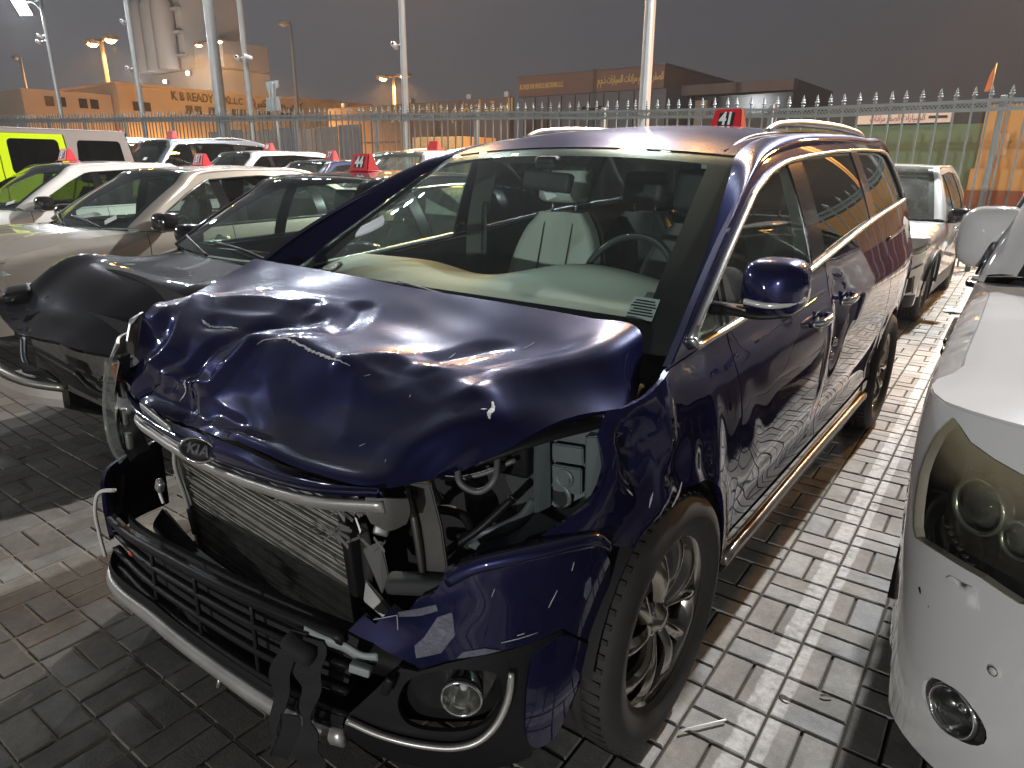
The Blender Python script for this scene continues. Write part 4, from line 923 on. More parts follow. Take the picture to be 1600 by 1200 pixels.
def number_box(loc, body, label, sc=1., rz=0., group='red numbered roof boxes', tx=1.):
    r0 = empty('number_box', loc, rz, label, 'roof sign', group)
    V = [(-.095, -.055, 0), (.095, -.055, 0), (.095, .055, 0), (-.095, .055, 0), (-.078, -.018, .112), (.078, -.018, .112), (.078, .018, .112), (-.078, .018, .112)]
    V = [tuple(np.array(v)*sc) for v in V]; o = mesh_obj('shell', V, BOXF, REDS, r0, False)
    bm = bmesh.new(); bm.from_mesh(o.data); bmesh.ops.bevel(bm, geom=bm.edges[:], offset=.006*sc, segments=2, affect='EDGES'); bm.to_mesh(o.data); bm.free()
    rbox('foot', (.215*sc, .135*sc, .008), (0, 0, .0), REDS, r0, bev=.003)
    tl = math.atan2(.037, .112); 
    for sg in ((-1, 1) if body else ()):
        rt_ = (math.pi/2-tl if sg < 0 else math.pi/2-tl, 0, 0 if sg < 0 else math.pi); nx = Vector((0, sg*math.cos(tl), math.sin(tl)))
        cpos = Vector((0, sg*.0375*sc, .055*sc))
        pl = rbox('number_plate', (.092*sc, .076*sc, .002), cpos+nx*.0015, BLKS, r0, bev=0, rot=rt_)
        text('number', body, .098*sc, WHT, r0, cpos+nx*.0035, rt_, .0006, .004*sc, sx=.8*tx)
    return r0
def sticker(root, gh, u, v, w_, h, m=PAPER, lines=0, tilt=0.):
    P = gh['P']; i, j = int(v*21), int(u*30); p0 = P[i, j]; du = P[i, min(30, j+1)]-P[i, j-1]; dv = P[min(21, i+1), j]-P[i-1, j]; du /= np.linalg.norm(du); dv -= du*(du@dv); dv /= np.linalg.norm(dv)
    c_, s_ = math.cos(tilt), math.sin(tilt); a = du*c_+dv*s_; b = -du*s_+dv*c_; nn = np.cross(a, b); nn *= -1 if nn[1] > 0 else 1
    p0 = p0+nn*.006; V = [p0-a*w_/2-b*h/2, p0+a*w_/2-b*h/2, p0+a*w_/2+b*h/2, p0-a*w_/2+b*h/2]
    o = mesh_obj('windscreen_label', V, [(0, 1, 2, 3)], m, root, False)
    for k in range(lines):
        q = p0+nn*.002+b*h*(.32-.64*k/max(1, lines-1)); t = h*.032; ww = w_*(.36+.06*(k % 3))
        mesh_obj('print_line', [q-a*ww-b*t, q+a*ww-b*t, q+a*ww+b*t, q-a*ww+b*t], [(0, 1, 2, 3)], BLKS, o, False)
    return o
# ---------------------------------------------------------------- the crashed navy van
van = empty('minivan', (0, 0, 0), 0, 'dark blue minivan with crushed front and number 41 on its roof', 'van')
vc = Car(W=.985, wb=3.06, rt=.365, ra=.405, zs=.28, zst=.425, yf=-.478, yn=-.80, yt=4.08, D=.50, Wf=.955, zb=1.10, k1=.22, k2=.28,
    PLAN=([-.6, -.45, -.28, 0, .5, 1.5, 2.6, 3.3, 4.1], [.86, .92, .95, .975, .985, .988, .985, .965, .90]),
    LOW=([.1, .25, .38, .55, .75, .92, 1.02, 1.10], [-.06, -.045, -.03, -.024, -.006, 0, -.010, -.035]),
    fp=([.15, .30, .45, .6, .8, 1.0], [.05, .0, .02, .05, .08, .14]), he=[(-.62, .78), (-.478, .83), (-.3, 1.003), (-.262, 1.052), (-.05, 1.108), (.13, 1.128)], crest=.10, fade=.20,
    belt=[(-.06, 1.098), (.1, 1.118), (.32, 1.128), (1.12, 1.19), (2.36, 1.30), (3.0, 1.335), (4.1, 1.36)],
    E=[(-.05, 1.105), (.15, 1.240), (.36, 1.352), (.56, 1.442), (.75, 1.520), (.98, 1.585), (1.25, 1.622), (1.6, 1.648), (2.3, 1.675), (3.0, 1.688), (3.65, 1.675), (3.98, 1.38)],
    IN=[(.872, .10, 1.088), (.828, .31, 1.228), (.788, .50, 1.34), (.750, .665, 1.436), (.714, .82, 1.526), (.678, .965, 1.604), (.660, 1.22, 1.663), (.652, 1.6, 1.698), (.64, 2.3, 1.722), (.64, 3.0, 1.728), (.62, 3.72, 1.705), (.72, 4.06, 1.36)],
    TOP=[(.058, 1.15), (.183, 1.227), (.369, 1.324), (.554, 1.409), (.732, 1.487), (.957, 1.549), (1.182, 1.585), (1.519, 1.61), (1.972, 1.634), (2.563, 1.655), (3.308, 1.664), (3.62, 1.64), (3.80, 1.45), (3.86, 1.38)],
    iH=5, iR=10, cowl=(0.0, 1.105), head=(.88, 1.635), rear=(3.80, 1.735), rearlow=(4.16, 1.36), wsb=.03, frit=(.11, .085, .06),
    roofc=[(.88, 1.635), (1.1, 1.692), (1.5, 1.738), (2.3, 1.768), (3.0, 1.768), (3.8, 1.735)], seams=(.30, 1.42, 2.62), dlo=(.06, 3.86), cuts=(.31, 1.335, 2.47), post=(.035, .20, .17), bulge=.27, rearglass=GRW)
def wing_dent(V):
    y, z = V[:, 1], V[:, 2]
    V = V.copy()
    d = -.040*np.exp(-((y+.215)/.060)**2-((z-.945)/.075)**2)+.020*np.exp(-((y+.105-.12*(z-.95))/.022)**2-((z-.93)/.11)**2)-.016*np.exp(-((y+.02)/.05)**2-((z-.86)/.12)**2)
    d += -.028*np.maximum(0, 1-np.abs(y+.24+.25*(z-.95))/.03)*np.exp(-((z-.955)/.06)**2)
    d += .008*np.sin(y*34+z*16)*np.exp(-((y-.12)/.16)**2-((z-.80)/.17)**2)+.006*np.sin(z*40-y*14)*np.exp(-((y+.05)/.14)**2-((z-.80)/.14)**2)
    V[:, 0] += d; return V
def door_dent(V):
    y, z = V[:, 1], V[:, 2]; V = V.copy()
    V[:, 0] += -.016*np.exp(-((y-1.50)/.09)**2-((z-.90)/.16)**2)+.009*np.exp(-((y-1.40)/.035)**2-((z-.84)/.2)**2)-.012*np.exp(-((z-.52)/.07)**2)*np.clip((y-.4)/.6, 0, 1)+.004*np.sin(y*19+z*22)*np.exp(-((y-.5)/.16)**2-((z-.75)/.2)**2)
    return V
VS = vc.S()
arcf = arc(0, .365, .405, .385, -.226, 30)
panel_wing = panel('front_wing', VS, [(-.478, .817), (-.43, .842), (-.378, .868), (-.345, .905), (-.321, .939), (-.312, .968), (-.300, .995), (-.262, 1.04), (-.15, 1.062), (-.05, 1.098), (.1, 1.114), (.295, 1.122), (.315, 1.03), (.345, .965), (.385, .85), (.41, .76), (.452, .66), (.480, .60), (.487, .50), (.483, .425), (.40, .40)]+arcf, NAVY, van, res=.022, th=.018, deform=wing_dent)
mirror_w = panel('front_wing', VS, [(-.478, .817), (-.3, .995), (-.262, 1.04), (-.05, 1.098), (.295, 1.122), (.345, .965), (.41, .76), (.487, .50), (.483, .425), (.40, .40)]+arcf, NAVY, van, res=.05, th=.018); mirror(mirror_w, van); bpy.data.objects.remove(mirror_w)
fd = both(panel('front_door', VS, [(.303, 1.120), (.322, 1.03), (.352, .965), (.392, .85), (.417, .76), (.459, .66), (.487, .60), (.494, .50), (.49, .43), (1.0, .432), (1.498, .432), (1.494, .56), (1.47, .76), (1.44, .87), (1.40, .98), (1.385, 1.08), (1.38, 1.2), (1.12, 1.184), (.7, 1.15)], NAVY, van, res=.03, th=.014, deform=door_dent))
yb_ = 3.06-math.sqrt(.405**2-.06**2)
sd = both(panel('sliding_door', VS, [(1.389, 1.206), (1.393, 1.08), (1.408, .98), (1.448, .87), (1.478, .76), (1.502, .56), (1.506, .432), (2.2, .432), (2.60, .437)]+arc(3.06, .365, .418, 2.648, 2.70, 6)+[(2.70, .62), (2.72, .8), (2.73, 1.0), (2.735, 1.1), (2.737, 1.316), (2.36, 1.296), (1.9, 1.257)], NAVY, van, res=.035, th=.014, deform=door_dent))
both(panel('rear_quarter', VS, [(2.745, 1.316), (2.744, 1.1), (2.738, .95), (2.728, .8), (2.708, .60)]+[(a, b) for a, b in arc(3.06, .365, .405, 2.71, 3.45, 24)]+[(3.47, .36), (3.9, .33), (4.08, .40), (4.08, .9), (4.08, 1.355), (3.6, 1.352), (3.0, 1.33)], NAVY, van, res=.04, th=.014))
both(panel('sill', VS, [(.40, .415), (2.66, .415), (2.64, .30), (.42, .30)], BLKG, van, res=.06, th=.06))
both(sweep('sill_trim', [(float(vc.F(y, .325))+.012, y, .325+.012*math.sin((y-.4)*1.4)) for y in np.linspace(.46, 2.62, 24)], [(-.012, -.022), (.008, -.018), (.012, 0), (.008, .018), (-.012, .022)], BRONZE, van, ns=40))
both(sweep('sill_lip', [(float(vc.F(y, .29))+.004, y, .285) for y in np.linspace(.46, 2.62, 24)], [(-.03, -.012), (.006, -.010), (.006, .010), (-.03, .012)], BLKP, van, ns=30))
both(sweep('body_crease', [(float(vc.F(y, z))+.0005, y, z) for y, z in ((.5, 1.058), (1.0, 1.08), (1.37, 1.098))], [(-.006, -.007), (.003, 0), (-.006, .007)], NAVY, van, ns=24))
# wheel housings, dark core
for yw in (0, 3.06):
    A = arc(yw, .365, .395, yw+.39, yw-.39, 20)
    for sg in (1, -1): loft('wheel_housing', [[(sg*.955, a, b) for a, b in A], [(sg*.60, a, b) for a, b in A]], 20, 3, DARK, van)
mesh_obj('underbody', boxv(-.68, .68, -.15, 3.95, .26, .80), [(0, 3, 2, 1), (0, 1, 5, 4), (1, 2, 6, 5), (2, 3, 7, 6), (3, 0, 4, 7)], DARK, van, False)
gv = greenhouse(van, vc, NAVY, [GCL, GCL, GTI, GTI], trim=BRT)
for sg, d in ((1, fd), (-1, fd)):
    handle(d[0 if sg > 0 else 1], sg*float(vc.F(1.16, 1.018)), 1.16, 1.018, sg, CHROME)
    handle(sd[0 if sg > 0 else 1], sg*float(vc.F(1.605, 1.035)), 1.605, 1.035, sg, CHROME)
lathe('lock_cylinder', [(0, .010), (.010, .009), (.013, .0)], CHROME, fd[0], n=12, loc=(float(vc.F(1.20, .975)), 1.20, .975))
for yy_, zz_ in ((1.53, .86), (1.52, .80)): lathe('door_stop', [(0, .014), (.014, .012), (.02, .0)], CHROME, sd[0], n=12, loc=(float(vc.F(yy_, zz_))-.012, yy_, zz_))
both(sweep('slide_track', [(float(vc.F(y, z))+.003, y, z) for y, z in ((2.75, 1.19), (3.3, 1.205), (3.95, 1.22))], [(-.006, -.009), (.003, -.007), (.003, .007), (-.006, .009)], BLKG, van, ns=12))
# roof rails and ditch mouldings
for sg in (1, -1):
    tube('roof_rail', [(sg*.610, 1.46, 1.700), (sg*.612, 1.56, 1.730), (sg*.614, 1.75, 1.748), (sg*.62, 2.3, 1.766), (sg*.62, 2.85, 1.766), (sg*.616, 3.2, 1.752), (sg*.610, 3.36, 1.722)], [.010, .018, .021, .021, .021, .018, .010], SATIN, van, n=10, ns=50, flat=(1.15, .9))
    tube('roof_moulding', [(sg*.625, .99, 1.612), (sg*.618, 1.22, 1.668), (sg*.622, 1.6, 1.703), (sg*.626, 2.3, 1.730), (sg*.626, 3.2, 1.734)], .007, BLKP, van, n=6, ns=30)
lathe('aerial', [(.03, 0), (.022, .01), (.012, .04), (.004, .05), (0, .05)], BLKG, van, n=12, axis='z', loc=(0, 3.45, 1.752))
both(panel('mirror_sail', vc.S(.002), [(.325, 1.135), (.325, 1.285), (.345, 1.30), (.40, 1.18), (.42, 1.14)], BLKG, van, res=.04, th=.008))
for sg in (1,):
    mr_ = side_mirror(van, .972, .25, 1.252, sg, NAVY, .82, 1.04, .76)
    tube('mirror_repeater', [(sg*.05, -.073, -.012), (sg*.11, -.074, -.016), (sg*.155, -.050, -.010), (sg*.178, -.01, -.002)], .008, mat('repeater_lens', (.6, .6, .58), .15, .3), mr_, n=6, ns=14)
    tube('mirror_skirt', [(-sg*.02, .0, -.05), (sg*.08, -.01, -.055), (sg*.15, 0, -.045)], [.028, .026, .016], BLKP, mr_, n=8, flat=(1.2, .5))
for y_ in (0, 3.06):
    wheel(van, .868, y_, .365, .252, .235, 'twist', 1, RIMM); wheel(van, -.868, y_, .365, .252, .235, 'twist', -1, RIMM)
wipers(van, gv); tube('wiper', [(-.44, .00, 1.20), (-.50, .09, 1.185), (-.58, .20, 1.19)], .010, BLKP, van, n=6)
sticker(van, gv, .945, .17, .075, .085, mat('permit_label', (.30, .42, .38), .6), lines=6)
# crumpled bonnet: control grid from the passenger edge to the driver edge, rear to front
HC = np.array([[(-0.819, -0.02, 1.211), (-0.324, -0.04, 1.21), (0.103, -0.04, 1.198), (0.443, -0.03, 1.192), (0.676, 0.0, 1.179), (0.797, 0.03, 1.165), (0.861, -0.05, 1.045)],
 [(-0.852, -0.27, 1.104), (-0.362, -0.25, 1.150), (0.122, -0.22, 1.140), (0.462, -0.22, 1.130), (0.677, -0.18, 1.128), (0.774, -0.13, 1.138), (0.893, -0.16, 1.028)],
 [(-0.787, -0.45, 1.093), (-0.341, -0.45, 1.08), (0.053, -0.46, 1.087), (0.311, -0.46, 1.08), (0.533, -0.42, 1.088), (0.664, -0.32, 1.095), (0.822, -0.34, 1.028)],
 [(-0.766, -0.53, 0.988), (-0.375, -0.57, 0.959), (0.034, -0.6, 0.947), (0.35, -0.6, 0.971), (0.566, -0.56, 1.011), (0.682, -0.48, 1.037), (0.737, -0.46, 0.965)],
 [(-0.799, -0.58, 0.87), (-0.526, -0.63, 0.841), (0.006, -0.69, 0.897), (0.354, -0.7, 0.902), (0.577, -0.67, 0.911), (0.64, -0.6, 0.922), (0.667, -0.55, 0.922)]])
nU, nV = 121, 81
A_ = crs([0, .8, 1.75, 2.6, 3.3], HC, np.linspace(0, 3.3, nV)); HP = np.moveaxis(crs([0, 1.5, 2.8, 3.8, 4.5, 4.95, 5.45], np.moveaxis(A_, 1, 0), np.linspace(0, 5.45, nU)), 1, 0)
CAMP = np.array(cam.matrix_world.translation)
def pix(P):
    d = np.asarray(P)-CAMP; z = d@Fv; return np.stack([800+1060.7*(d@Rv)/z, 600-1060.7*(d@Uv)/z], -1)
def at_px(P, x, y):
    q = pix(P.reshape(-1, 3)); i = int(np.hypot(q[:, 0]-x, q[:, 1]-y).argmin()); return divmod(i, P.shape[1])
def fold(P, pts, amp, wd, sharp=1.):
    """crease through points on the sheet: raised (amp>0) or pressed-in (amp<0) ridge with straight flanks"""
    ij = np.array([at_px(P, *q) for q in pts], float)*np.array([1.0/nV*.85, 1.55/nU])
    I, Jg = np.meshgrid(np.arange(nV)/nV*.85, np.arange(nU)/nU*1.55, indexing='ij'); dm = np.full(I.shape, 9.)
    for a, b in zip(ij[:-1], ij[1:]):
        d = b-a; t = np.clip(((I-a[0])*d[0]+(Jg-a[1])*d[1])/(d@d+1e-9), 0, 1); dm = np.minimum(dm, np.hypot(I-a[0]-t*d[0], Jg-a[1]-t*d[1]))
    return amp*np.maximum(0, 1-dm/wd)**sharp
D_ = np.zeros((nV, nU))
H0 = HP.copy()
D_ += fold(H0, [(405, 535), (440, 528), (500, 550), (545, 572), (600, 590)], .020, .13, 1.5)
D_ += fold(H0, [(245, 500), (320, 470), (420, 468), (500, 480)], .016, .08, 1.2)
D_ += fold(H0, [(315, 470), (270, 545), (215, 600)], .022, .07)
D_ += fold(H0, [(330, 500), (380, 510), (470, 505)], -.018, .06)
D_ += fold(H0, [(295, 590), (285, 625), (275, 650)], -.020, .05)
D_ += fold(H0, [(330, 660), (450, 720), (560, 750)], .020, .06)
D_ += fold(H0, [(230, 610), (300, 640), (345, 665)], -.026, .09)
D_ += fold(H0, [(995, 530), (850, 578), (735, 618)], .012, .07, 1.1)
D_ += fold(H0, [(610, 560), (560, 600), (540, 680)], .006, .10, 1.6)
D_ += fold(H0, [(700, 660), (640, 700), (610, 740)], .010, .08)
D_ += fold(H0, [(480, 480), (430, 505), (330, 540), (270, 600)], -.020, .05, 1.)
D_ += fold(H0, [(560, 480), (520, 520), (440, 528)], -.012, .05, 1.)
D_ += fold(H0, [(610, 590), (690, 560), (760, 545)], -.010, .06, 1.)
D_ += fold(H0, [(545, 572), (620, 565), (700, 580), (740, 615)], .012, .05, 1.)
D_ += fold(H0, [(350, 565), (420, 600), (440, 660), (430, 715)], .008, .07, 1.)
D_ += fold(H0, [(235, 560), (260, 590), (330, 600), (400, 540)], .014, .045, 1.)
lf = sum(a*np.sin(kx*np.linspace(0, 1, nU)[None]+ky*np.linspace(0, 1, nV)[:, None]+ph) for a, kx, ky, ph in ((.004, 9, 5, .4), (.003, 17, -11, 1.3), (.0022, 31, 19, 2.2), (.0016, 23, -37, .7)))
fr_w = np.linspace(.25, 1, nV)[:, None]**1.5*np.linspace(1.25, .35, nU)[None]
D_ += lf*fr_w*1.6
gu = np.gradient(HP, axis=1); gvv = np.gradient(HP, axis=0); Nn = np.cross(gu, gvv); Nn /= np.linalg.norm(Nn, axis=2, keepdims=True); Nn *= np.sign(Nn[..., 2:]+1e-9)
HP = HP+Nn*D_[..., None]
hood = gridobj('bonnet', HP, NAVY, van, th=.014, dirn=(0, 0, 1))
# torn paint and primer along the folds
SCR = mat('scraped_paint', (.42, .43, .44), .6, var=.4, vscale=60, bump=.4, bscale=250)
def ribbon(name, P, pts, wd, m, parent, ns=40, up=.0015, jag=.6):
    ij = np.array([at_px(P, *q) for q in pts], float); ij = spl(ij, ns); V = []
    for k, (i, j) in enumerate(ij):
        i0, j0 = int(min(max(i, 1), nV-2)), int(min(max(j, 1), nU-2)); fi, fj = i-i0, j-j0
        p0 = P[i0, j0]+(P[i0+1, j0]-P[i0, j0])*fi+(P[i0, j0+1]-P[i0, j0])*fj; V.append(p0+Nn[i0, j0]*up)
    V = np.array(V); t = np.gradient(V, axis=0); t /= np.linalg.norm(t, axis=1, keepdims=True)+1e-9; nn = np.array([Nn[int(min(max(i, 0), nV-1)), int(min(max(j, 0), nU-1))] for i, j in ij]); s_ = np.cross(t, nn)
    e_ = np.sin(np.linspace(0, np.pi, ns))**.5; wl = wd*e_*(1+jag*rng.uniform(-1, 1, ns)); wr = wd*e_*(1+jag*rng.uniform(-1, 1, ns))
    Q = np.stack([V-s_*wl[:, None], V+nn*.0008, V+s_*wr[:, None]]); return gridobj(name, Q, m, parent, dirn=(0, -.3, 1))
ribbon('paint_crack', HP, [(403, 540), (418, 530), (440, 528), (480, 545), (520, 562), (548, 574)], .0042, SCR, hood, 70, jag=.9)
ribbon('paint_crack', HP, [(316, 500), (325, 508), (345, 512), (372, 513)], .005, SCR, hood, 40, jag=.9)
ribbon('paint_crack', HP, [(296, 588), (290, 608), (283, 628)], .005, SCR, hood, 30, jag=.7)
ribbon('paint_chip', HP, [(767, 627), (770, 637), (766, 648), (762, 656)], .0052, WHT, hood, 24, jag=.3)
ribbon('paint_chip', HP, [(752, 640), (760, 640)], .0014, WHT, hood, 10)
for a, b in (((598, 722), (602, 716)), ((570, 590), (576, 586)), ((640, 620), (645, 618)), ((700, 560), (712, 552)), ((815, 545), (835, 538)), ((560, 700), (572, 694))): ribbon('paint_scratch', HP, [a, b], .0009, SCR, hood, 8)
# bonnet underside brace on the lifted driver edge
tube('bonnet_brace', [(.84, -.02, 1.03), (.855, -.18, 1.0), (.78, -.36, .985), (.68, -.48, .935)], [.012, .02, .02, .012], BLKP, van, n=8, flat=(1.6, .6))
# grille bar, nose strip and badge
bar = [(-.66, -.60, .772), (-.633, -.62, .768), (-.42, -.66, .770), (-.175, -.688, .779), (.187, -.718, .818), (.437, -.718, .853), (.60, -.675, .878)]
sweep('grille_bar', bar, [(-.008, -.016), (.004, -.015), (.008, -.008), (.007, .010), (.002, .016), (-.010, .014)], SATIN, van, ns=60, up=(0, -.45, 1))
loft('nose_strip', [[np.array(p)+np.array((0, .004, .022)) for p in bar], [np.array(p)+np.array((0, -.010, .045)) for p in bar], [HP[-1, int(k)]+np.array((0, -.004, -.012)) for k in np.linspace(2, 100, 7)]], 40, 8, NAVY, van, th=.01, dirn=(0, -1, .3))
loft('grille_bar_end', [[(.56, -.690, .895), (.60, -.672, .898), (.632, -.636, .893)], [(.562, -.694, .862), (.602, -.672, .858), (.636, -.636, .86)], [(.572, -.690, .838), (.605, -.670, .822), (.630, -.642, .835)]], 10, 8, MATS['dull_zinc'] if 'dull_zinc' in MATS else mat('dull_zinc', (.10, .098, .092), .45, .7, var=.4, vscale=14), van, th=.008, dirn=(0, -1, 0))
rbox('bar_stub', (.035, .02, .03), (.572, -.66, .812), SHARD, van, bev=.006, rot=(R(-20), R(15), R(35)))
sweep('nose_chrome', [(-.56, -.632, .838), (-.42, -.662, .846), (-.24, -.70, .856)], [(-.004, -.010), (.004, -.009), (.005, .009), (-.004, .010)], SATIN, van, ns=20)
bdg = empty('badge', (-.055, -.722, .850), 0); bdg.parent = van; bdg.rotation_euler = (R(66), R(6), R(20))
def ellipse(name, a, b, z0, z1, m, parent, n=40, ring=0.):
    t = np.linspace(0, 2*np.pi, n, endpoint=False); V = []; F = []
    if ring:
        for k in range(8):
            q = 2*np.pi*k/8; V += [((a+ring*np.cos(q))*np.cos(x), (b+ring*np.cos(q))*np.sin(x), z0+ring*1.2*np.sin(q)) for x in t]
        F = [(k*n+i, k*n+(i+1) % n, ((k+1) % 8)*n+(i+1) % n, ((k+1) % 8)*n+i) for k in range(8) for i in range(n)]
    else:
        V = [(a*np.cos(x), b*np.sin(x), z0) for x in t]+[(a*.93*np.cos(x), b*.93*np.sin(x), z1) for x in t]; F = [(i, (i+1) % n, (i+1) % n+n, i+n) for i in range(n)]+[tuple(range(n, 2*n))]
    return mesh_obj(name, V, F, m, parent)
ellipse('badge_plate', .056, .031, -.012, .004, BLKG, bdg); ellipse('badge_ring', .055, .030, .003, 0, CHROME, bdg, ring=.0042)
text('badge_letters', 'KI', .036, CHROME, bdg, (-.012, 0, .0045), (0, 0, 0), .002, .0012, sx=1.15); text('badge_letters', '\u039b', .036, CHROME, bdg, (.023, 0, .0045), (0, 0, 0), .002, .0012, sx=1.15)
# radiator pack
rad = empty('radiator', (-.08, -.555, .53)); rad.parent = van; rad.rotation_euler = (R(4), 0, R(-4))
P = []
for i in range(46):
    z = -.25+i*.0115; sh_ = .004*math.sin(i*1.7)
    P.append((boxv(-.45, .455, -.012+sh_, .006+sh_, z, z+.0045), BOXF))
V, F = join_bm(P); V = np.array(V); fo = mesh_obj('cooling_fins', V, F, mat('radiator_fins', (.34, .33, .29), .5, .35, var=.55, vscale=22), rad, False); fo['kind'] = 'stuff'
rbox('core', (.90, .02, .54), (0, .016, 0), mat('radiator_core', (.09, .087, .078), .6, .3, var=.6, vscale=30, bump=.5, bscale=120), rad, bev=.004)
for xx in (-.47, .475): rbox('end_tank', (.035, .05, .56), (xx, .0, 0), BLKP if xx > 0 else ALU, rad, bev=.01)
rbox('top_tank', (.96, .05, .04), (0, .0, .29), BLKP, rad, bev=.01)
PB = []
for k in range(70):
    x_, z_ = rng.uniform(-.43, .44), rng.uniform(-.20, .26); a = rng.uniform(0, 3.14); l = rng.uniform(.008, .03); dx, dz = math.cos(a)*l, math.sin(a)*l*.5; y_ = -.016-rng.uniform(0, .008)
    PB.append(([(x_-dx, y_, z_-dz), (x_+dx, y_-.004, z_+dz), (x_+dx, y_-.004, z_+dz+.004), (x_-dx, y_, z_-dz+.004)], [(0, 1, 2, 3)]))
V, F = join_bm(PB); bf = mesh_obj('bent_fins', V, F, SHARD, rad, False); bf['kind'] = 'stuff'
rbox('reservoir_cap', (.055, .05, .09), (-.55, -.55, .72), mat('pale_plastic', (.42, .42, .38), .5), van, bev=.01); tube('overflow_hose', [(-.54, -.56, .68), (-.535, -.57, .62), (-.52, -.56, .50), (-.515, -.55, .36)], .008, mat('hose_grey', (.30, .30, .28), .5), van, n=6)
rbox('horn', (.10, .05, .06), (.02, -.575, .715), BLKP, van, bev=.02)
# crash beam hidden in the dark, engine bay backdrop
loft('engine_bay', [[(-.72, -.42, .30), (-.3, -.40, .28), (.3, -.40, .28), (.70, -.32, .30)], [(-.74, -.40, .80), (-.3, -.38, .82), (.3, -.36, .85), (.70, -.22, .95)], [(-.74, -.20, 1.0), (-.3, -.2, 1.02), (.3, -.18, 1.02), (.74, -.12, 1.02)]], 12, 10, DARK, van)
loft('crash_beam', [[(-.66, -.60, .31), (-.3, -.66, .31), (.2, -.66, .32), (.55, -.58, .33)], [(-.66, -.62, .37), (-.3, -.685, .37), (.2, -.685, .38), (.55, -.60, .38)], [(-.66, -.58, .42), (-.3, -.64, .42), (.2, -.64, .43), (.55, -.56, .43)]], 20, 8, BLKP, van, th=.02, dirn=(0, -1, 0))
# lower intake: frame, slats, uprights
top = [(-.70, -.725, .435), (-.52, -.755, .458), (-.2, -.775, .50), (.1, -.778, .53), (.3, -.76, .538), (.50, -.725, .535)]
lip = [(-.715, -.735, .262), (-.68, -.765, .248), (-.3, -.795, .246), (.05, -.795, .250), (.32, -.782, .258), (.44, -.764, .264), (.50, -.750, .272)]
sweep('intake_top_rail', top, [(-.012, -.014), (.014, -.012), (.016, .008), (-.008, .016)], BLKP, van, ns=50)
loft('intake_backing', [[np.array(p)+np.array((0, .05, 0)) for p in top], [np.array(p)+np.array((0, .06, .03)) for p in lip[:6]]], 20, 4, DARK, van)
for t in (.30, .56, .80):
    q = [np.array(a)*(1-t)+np.array(b)*t+np.array((0, .012, 0)) for a, b in zip(top, lip[1:])]
    sweep('intake_slat', q, [(-.014, -.006), (.010, -.004), (.010, .004), (-.014, .006)], BLKP, van, ns=40)
for k in (.30, .52, .74):
    a = spl(top, 50)[int(k*49)]; b = spl(lip[1:], 50)[int(k*49)]; tube('intake_upright', [a+np.array((0, .01, 0)), b+np.array((0, .02, .02))], .007, BLKP, van, n=6, ns=5)
loft('chin', [[np.array(p)+np.array((0, .004, .055)) for p in lip], [np.array(p)+np.array((0, -.004, .035)) for p in lip], [np.array(p)+np.array((0, .002, .022)) for p in lip]], 40, 5, BLKP, van, dirn=(0, -1, 0), th=.02)
sweep('bumper_lip', lip, [(-.016, -.024), (.012, -.022), (.017, -.004), (.010, .018), (-.012, .022)], SATIN, van, ns=60)
loft('undertray', [[np.array(p)+np.array((0, .01, -.02)) for p in lip], [np.array(p)*np.array((1, 0, 0))+np.array((0, -.45, .215)) for p in lip]], 24, 4, BLKP, van)
# driver corner of the bumper
FS = vc.front()
def fpanel(name, O, m, off=0., th=.012, res=.025, parent=van, deform=None, holes=()):
    return panel(name, vc.front(off), O, m, parent, holes=holes, res=res, th=th, dirn=lambda V: np.stack([V[:, 0]*1.2, -np.ones(len(V)), np.zeros(len(V))], 1), deform=deform)
def bwob(V):
    V = V.copy(); n_ = .006*np.sin(V[:, 0]*26+V[:, 2]*18)+.004*np.sin(V[:, 2]*47-V[:, 0]*13); k = np.exp(-((V[:, 0]-.55)/.18)**2); V[:, 1] += n_*k; V[:, 0] += n_*.4*k; return V
blue = fpanel('bumper_corner', [(.31, .555), (.335, .60), (.36, .585), (.39, .635), (.42, .62), (.45, .665), (.49, .695), (.50, .725), (.555, .758), (.64, .782), (.74, .797), (.89, .792), (.96, .755), (.992, .70), (1.0, .655), (1.0, .55), (.985, .50), (.965, .50), (.84, .588), (.69, .567), (.60, .552), (.535, .535), (.47, .505), (.44, .515), (.40, .53), (.37, .545)], NAVY, .0, .014, .022, deform=bwob)
sweep('bumper_flange', [FS(np.array([u]), np.array([z]))[0]+np.array((.0, .012, .006)) for u, z in ((.50, .722), (.555, .760), (.64, .785), (.74, .800), (.84, .803), (.91, .792), (.965, .755))], [(-.022, -.004), (.012, -.020), (.016, -.012), (.010, .006), (-.022, .010)], NAVY, blue, ns=34)
ft = panel('wing_flange', vc.S(.004), [(-.478, .812), (-.43, .838), (-.378, .864), (-.345, .901), (-.321, .935), (-.308, .93), (-.330, .893), (-.362, .852), (-.415, .822), (-.46, .80)], NAVY, van, res=.02, th=.02)
low = fpanel('bumper_lower', [(.325, .345), (.36, .40), (.40, .46), (.43, .495), (.47, .495), (.535, .525), (.60, .545), (.69, .560), (.84, .580), (.965, .495), (.975, .47), (.925, .41), (.89, .335), (.87, .27), (.805, .255), (.725, .262), (.555, .25), (.40, .245), (.30, .262)], BLKP, -.004, .012, .03, holes=[smooth_loop([(.455, .475), (.53, .508), (.60, .512), (.66, .50), (.68, .45), (.665, .40), (.62, .365), (.54, .352), (.46, .36), (.43, .41)])])
fpanel('bumper_side_skirt', smooth_loop([(.745, .50), (.76, .545), (.845, .572), (.91, .53), (.955, .494), (.965, .465), (.92, .41), (.885, .335), (.862, .278), (.80, .27), (.765, .31), (.745, .40)]), NAVY, .004, .012, .03)
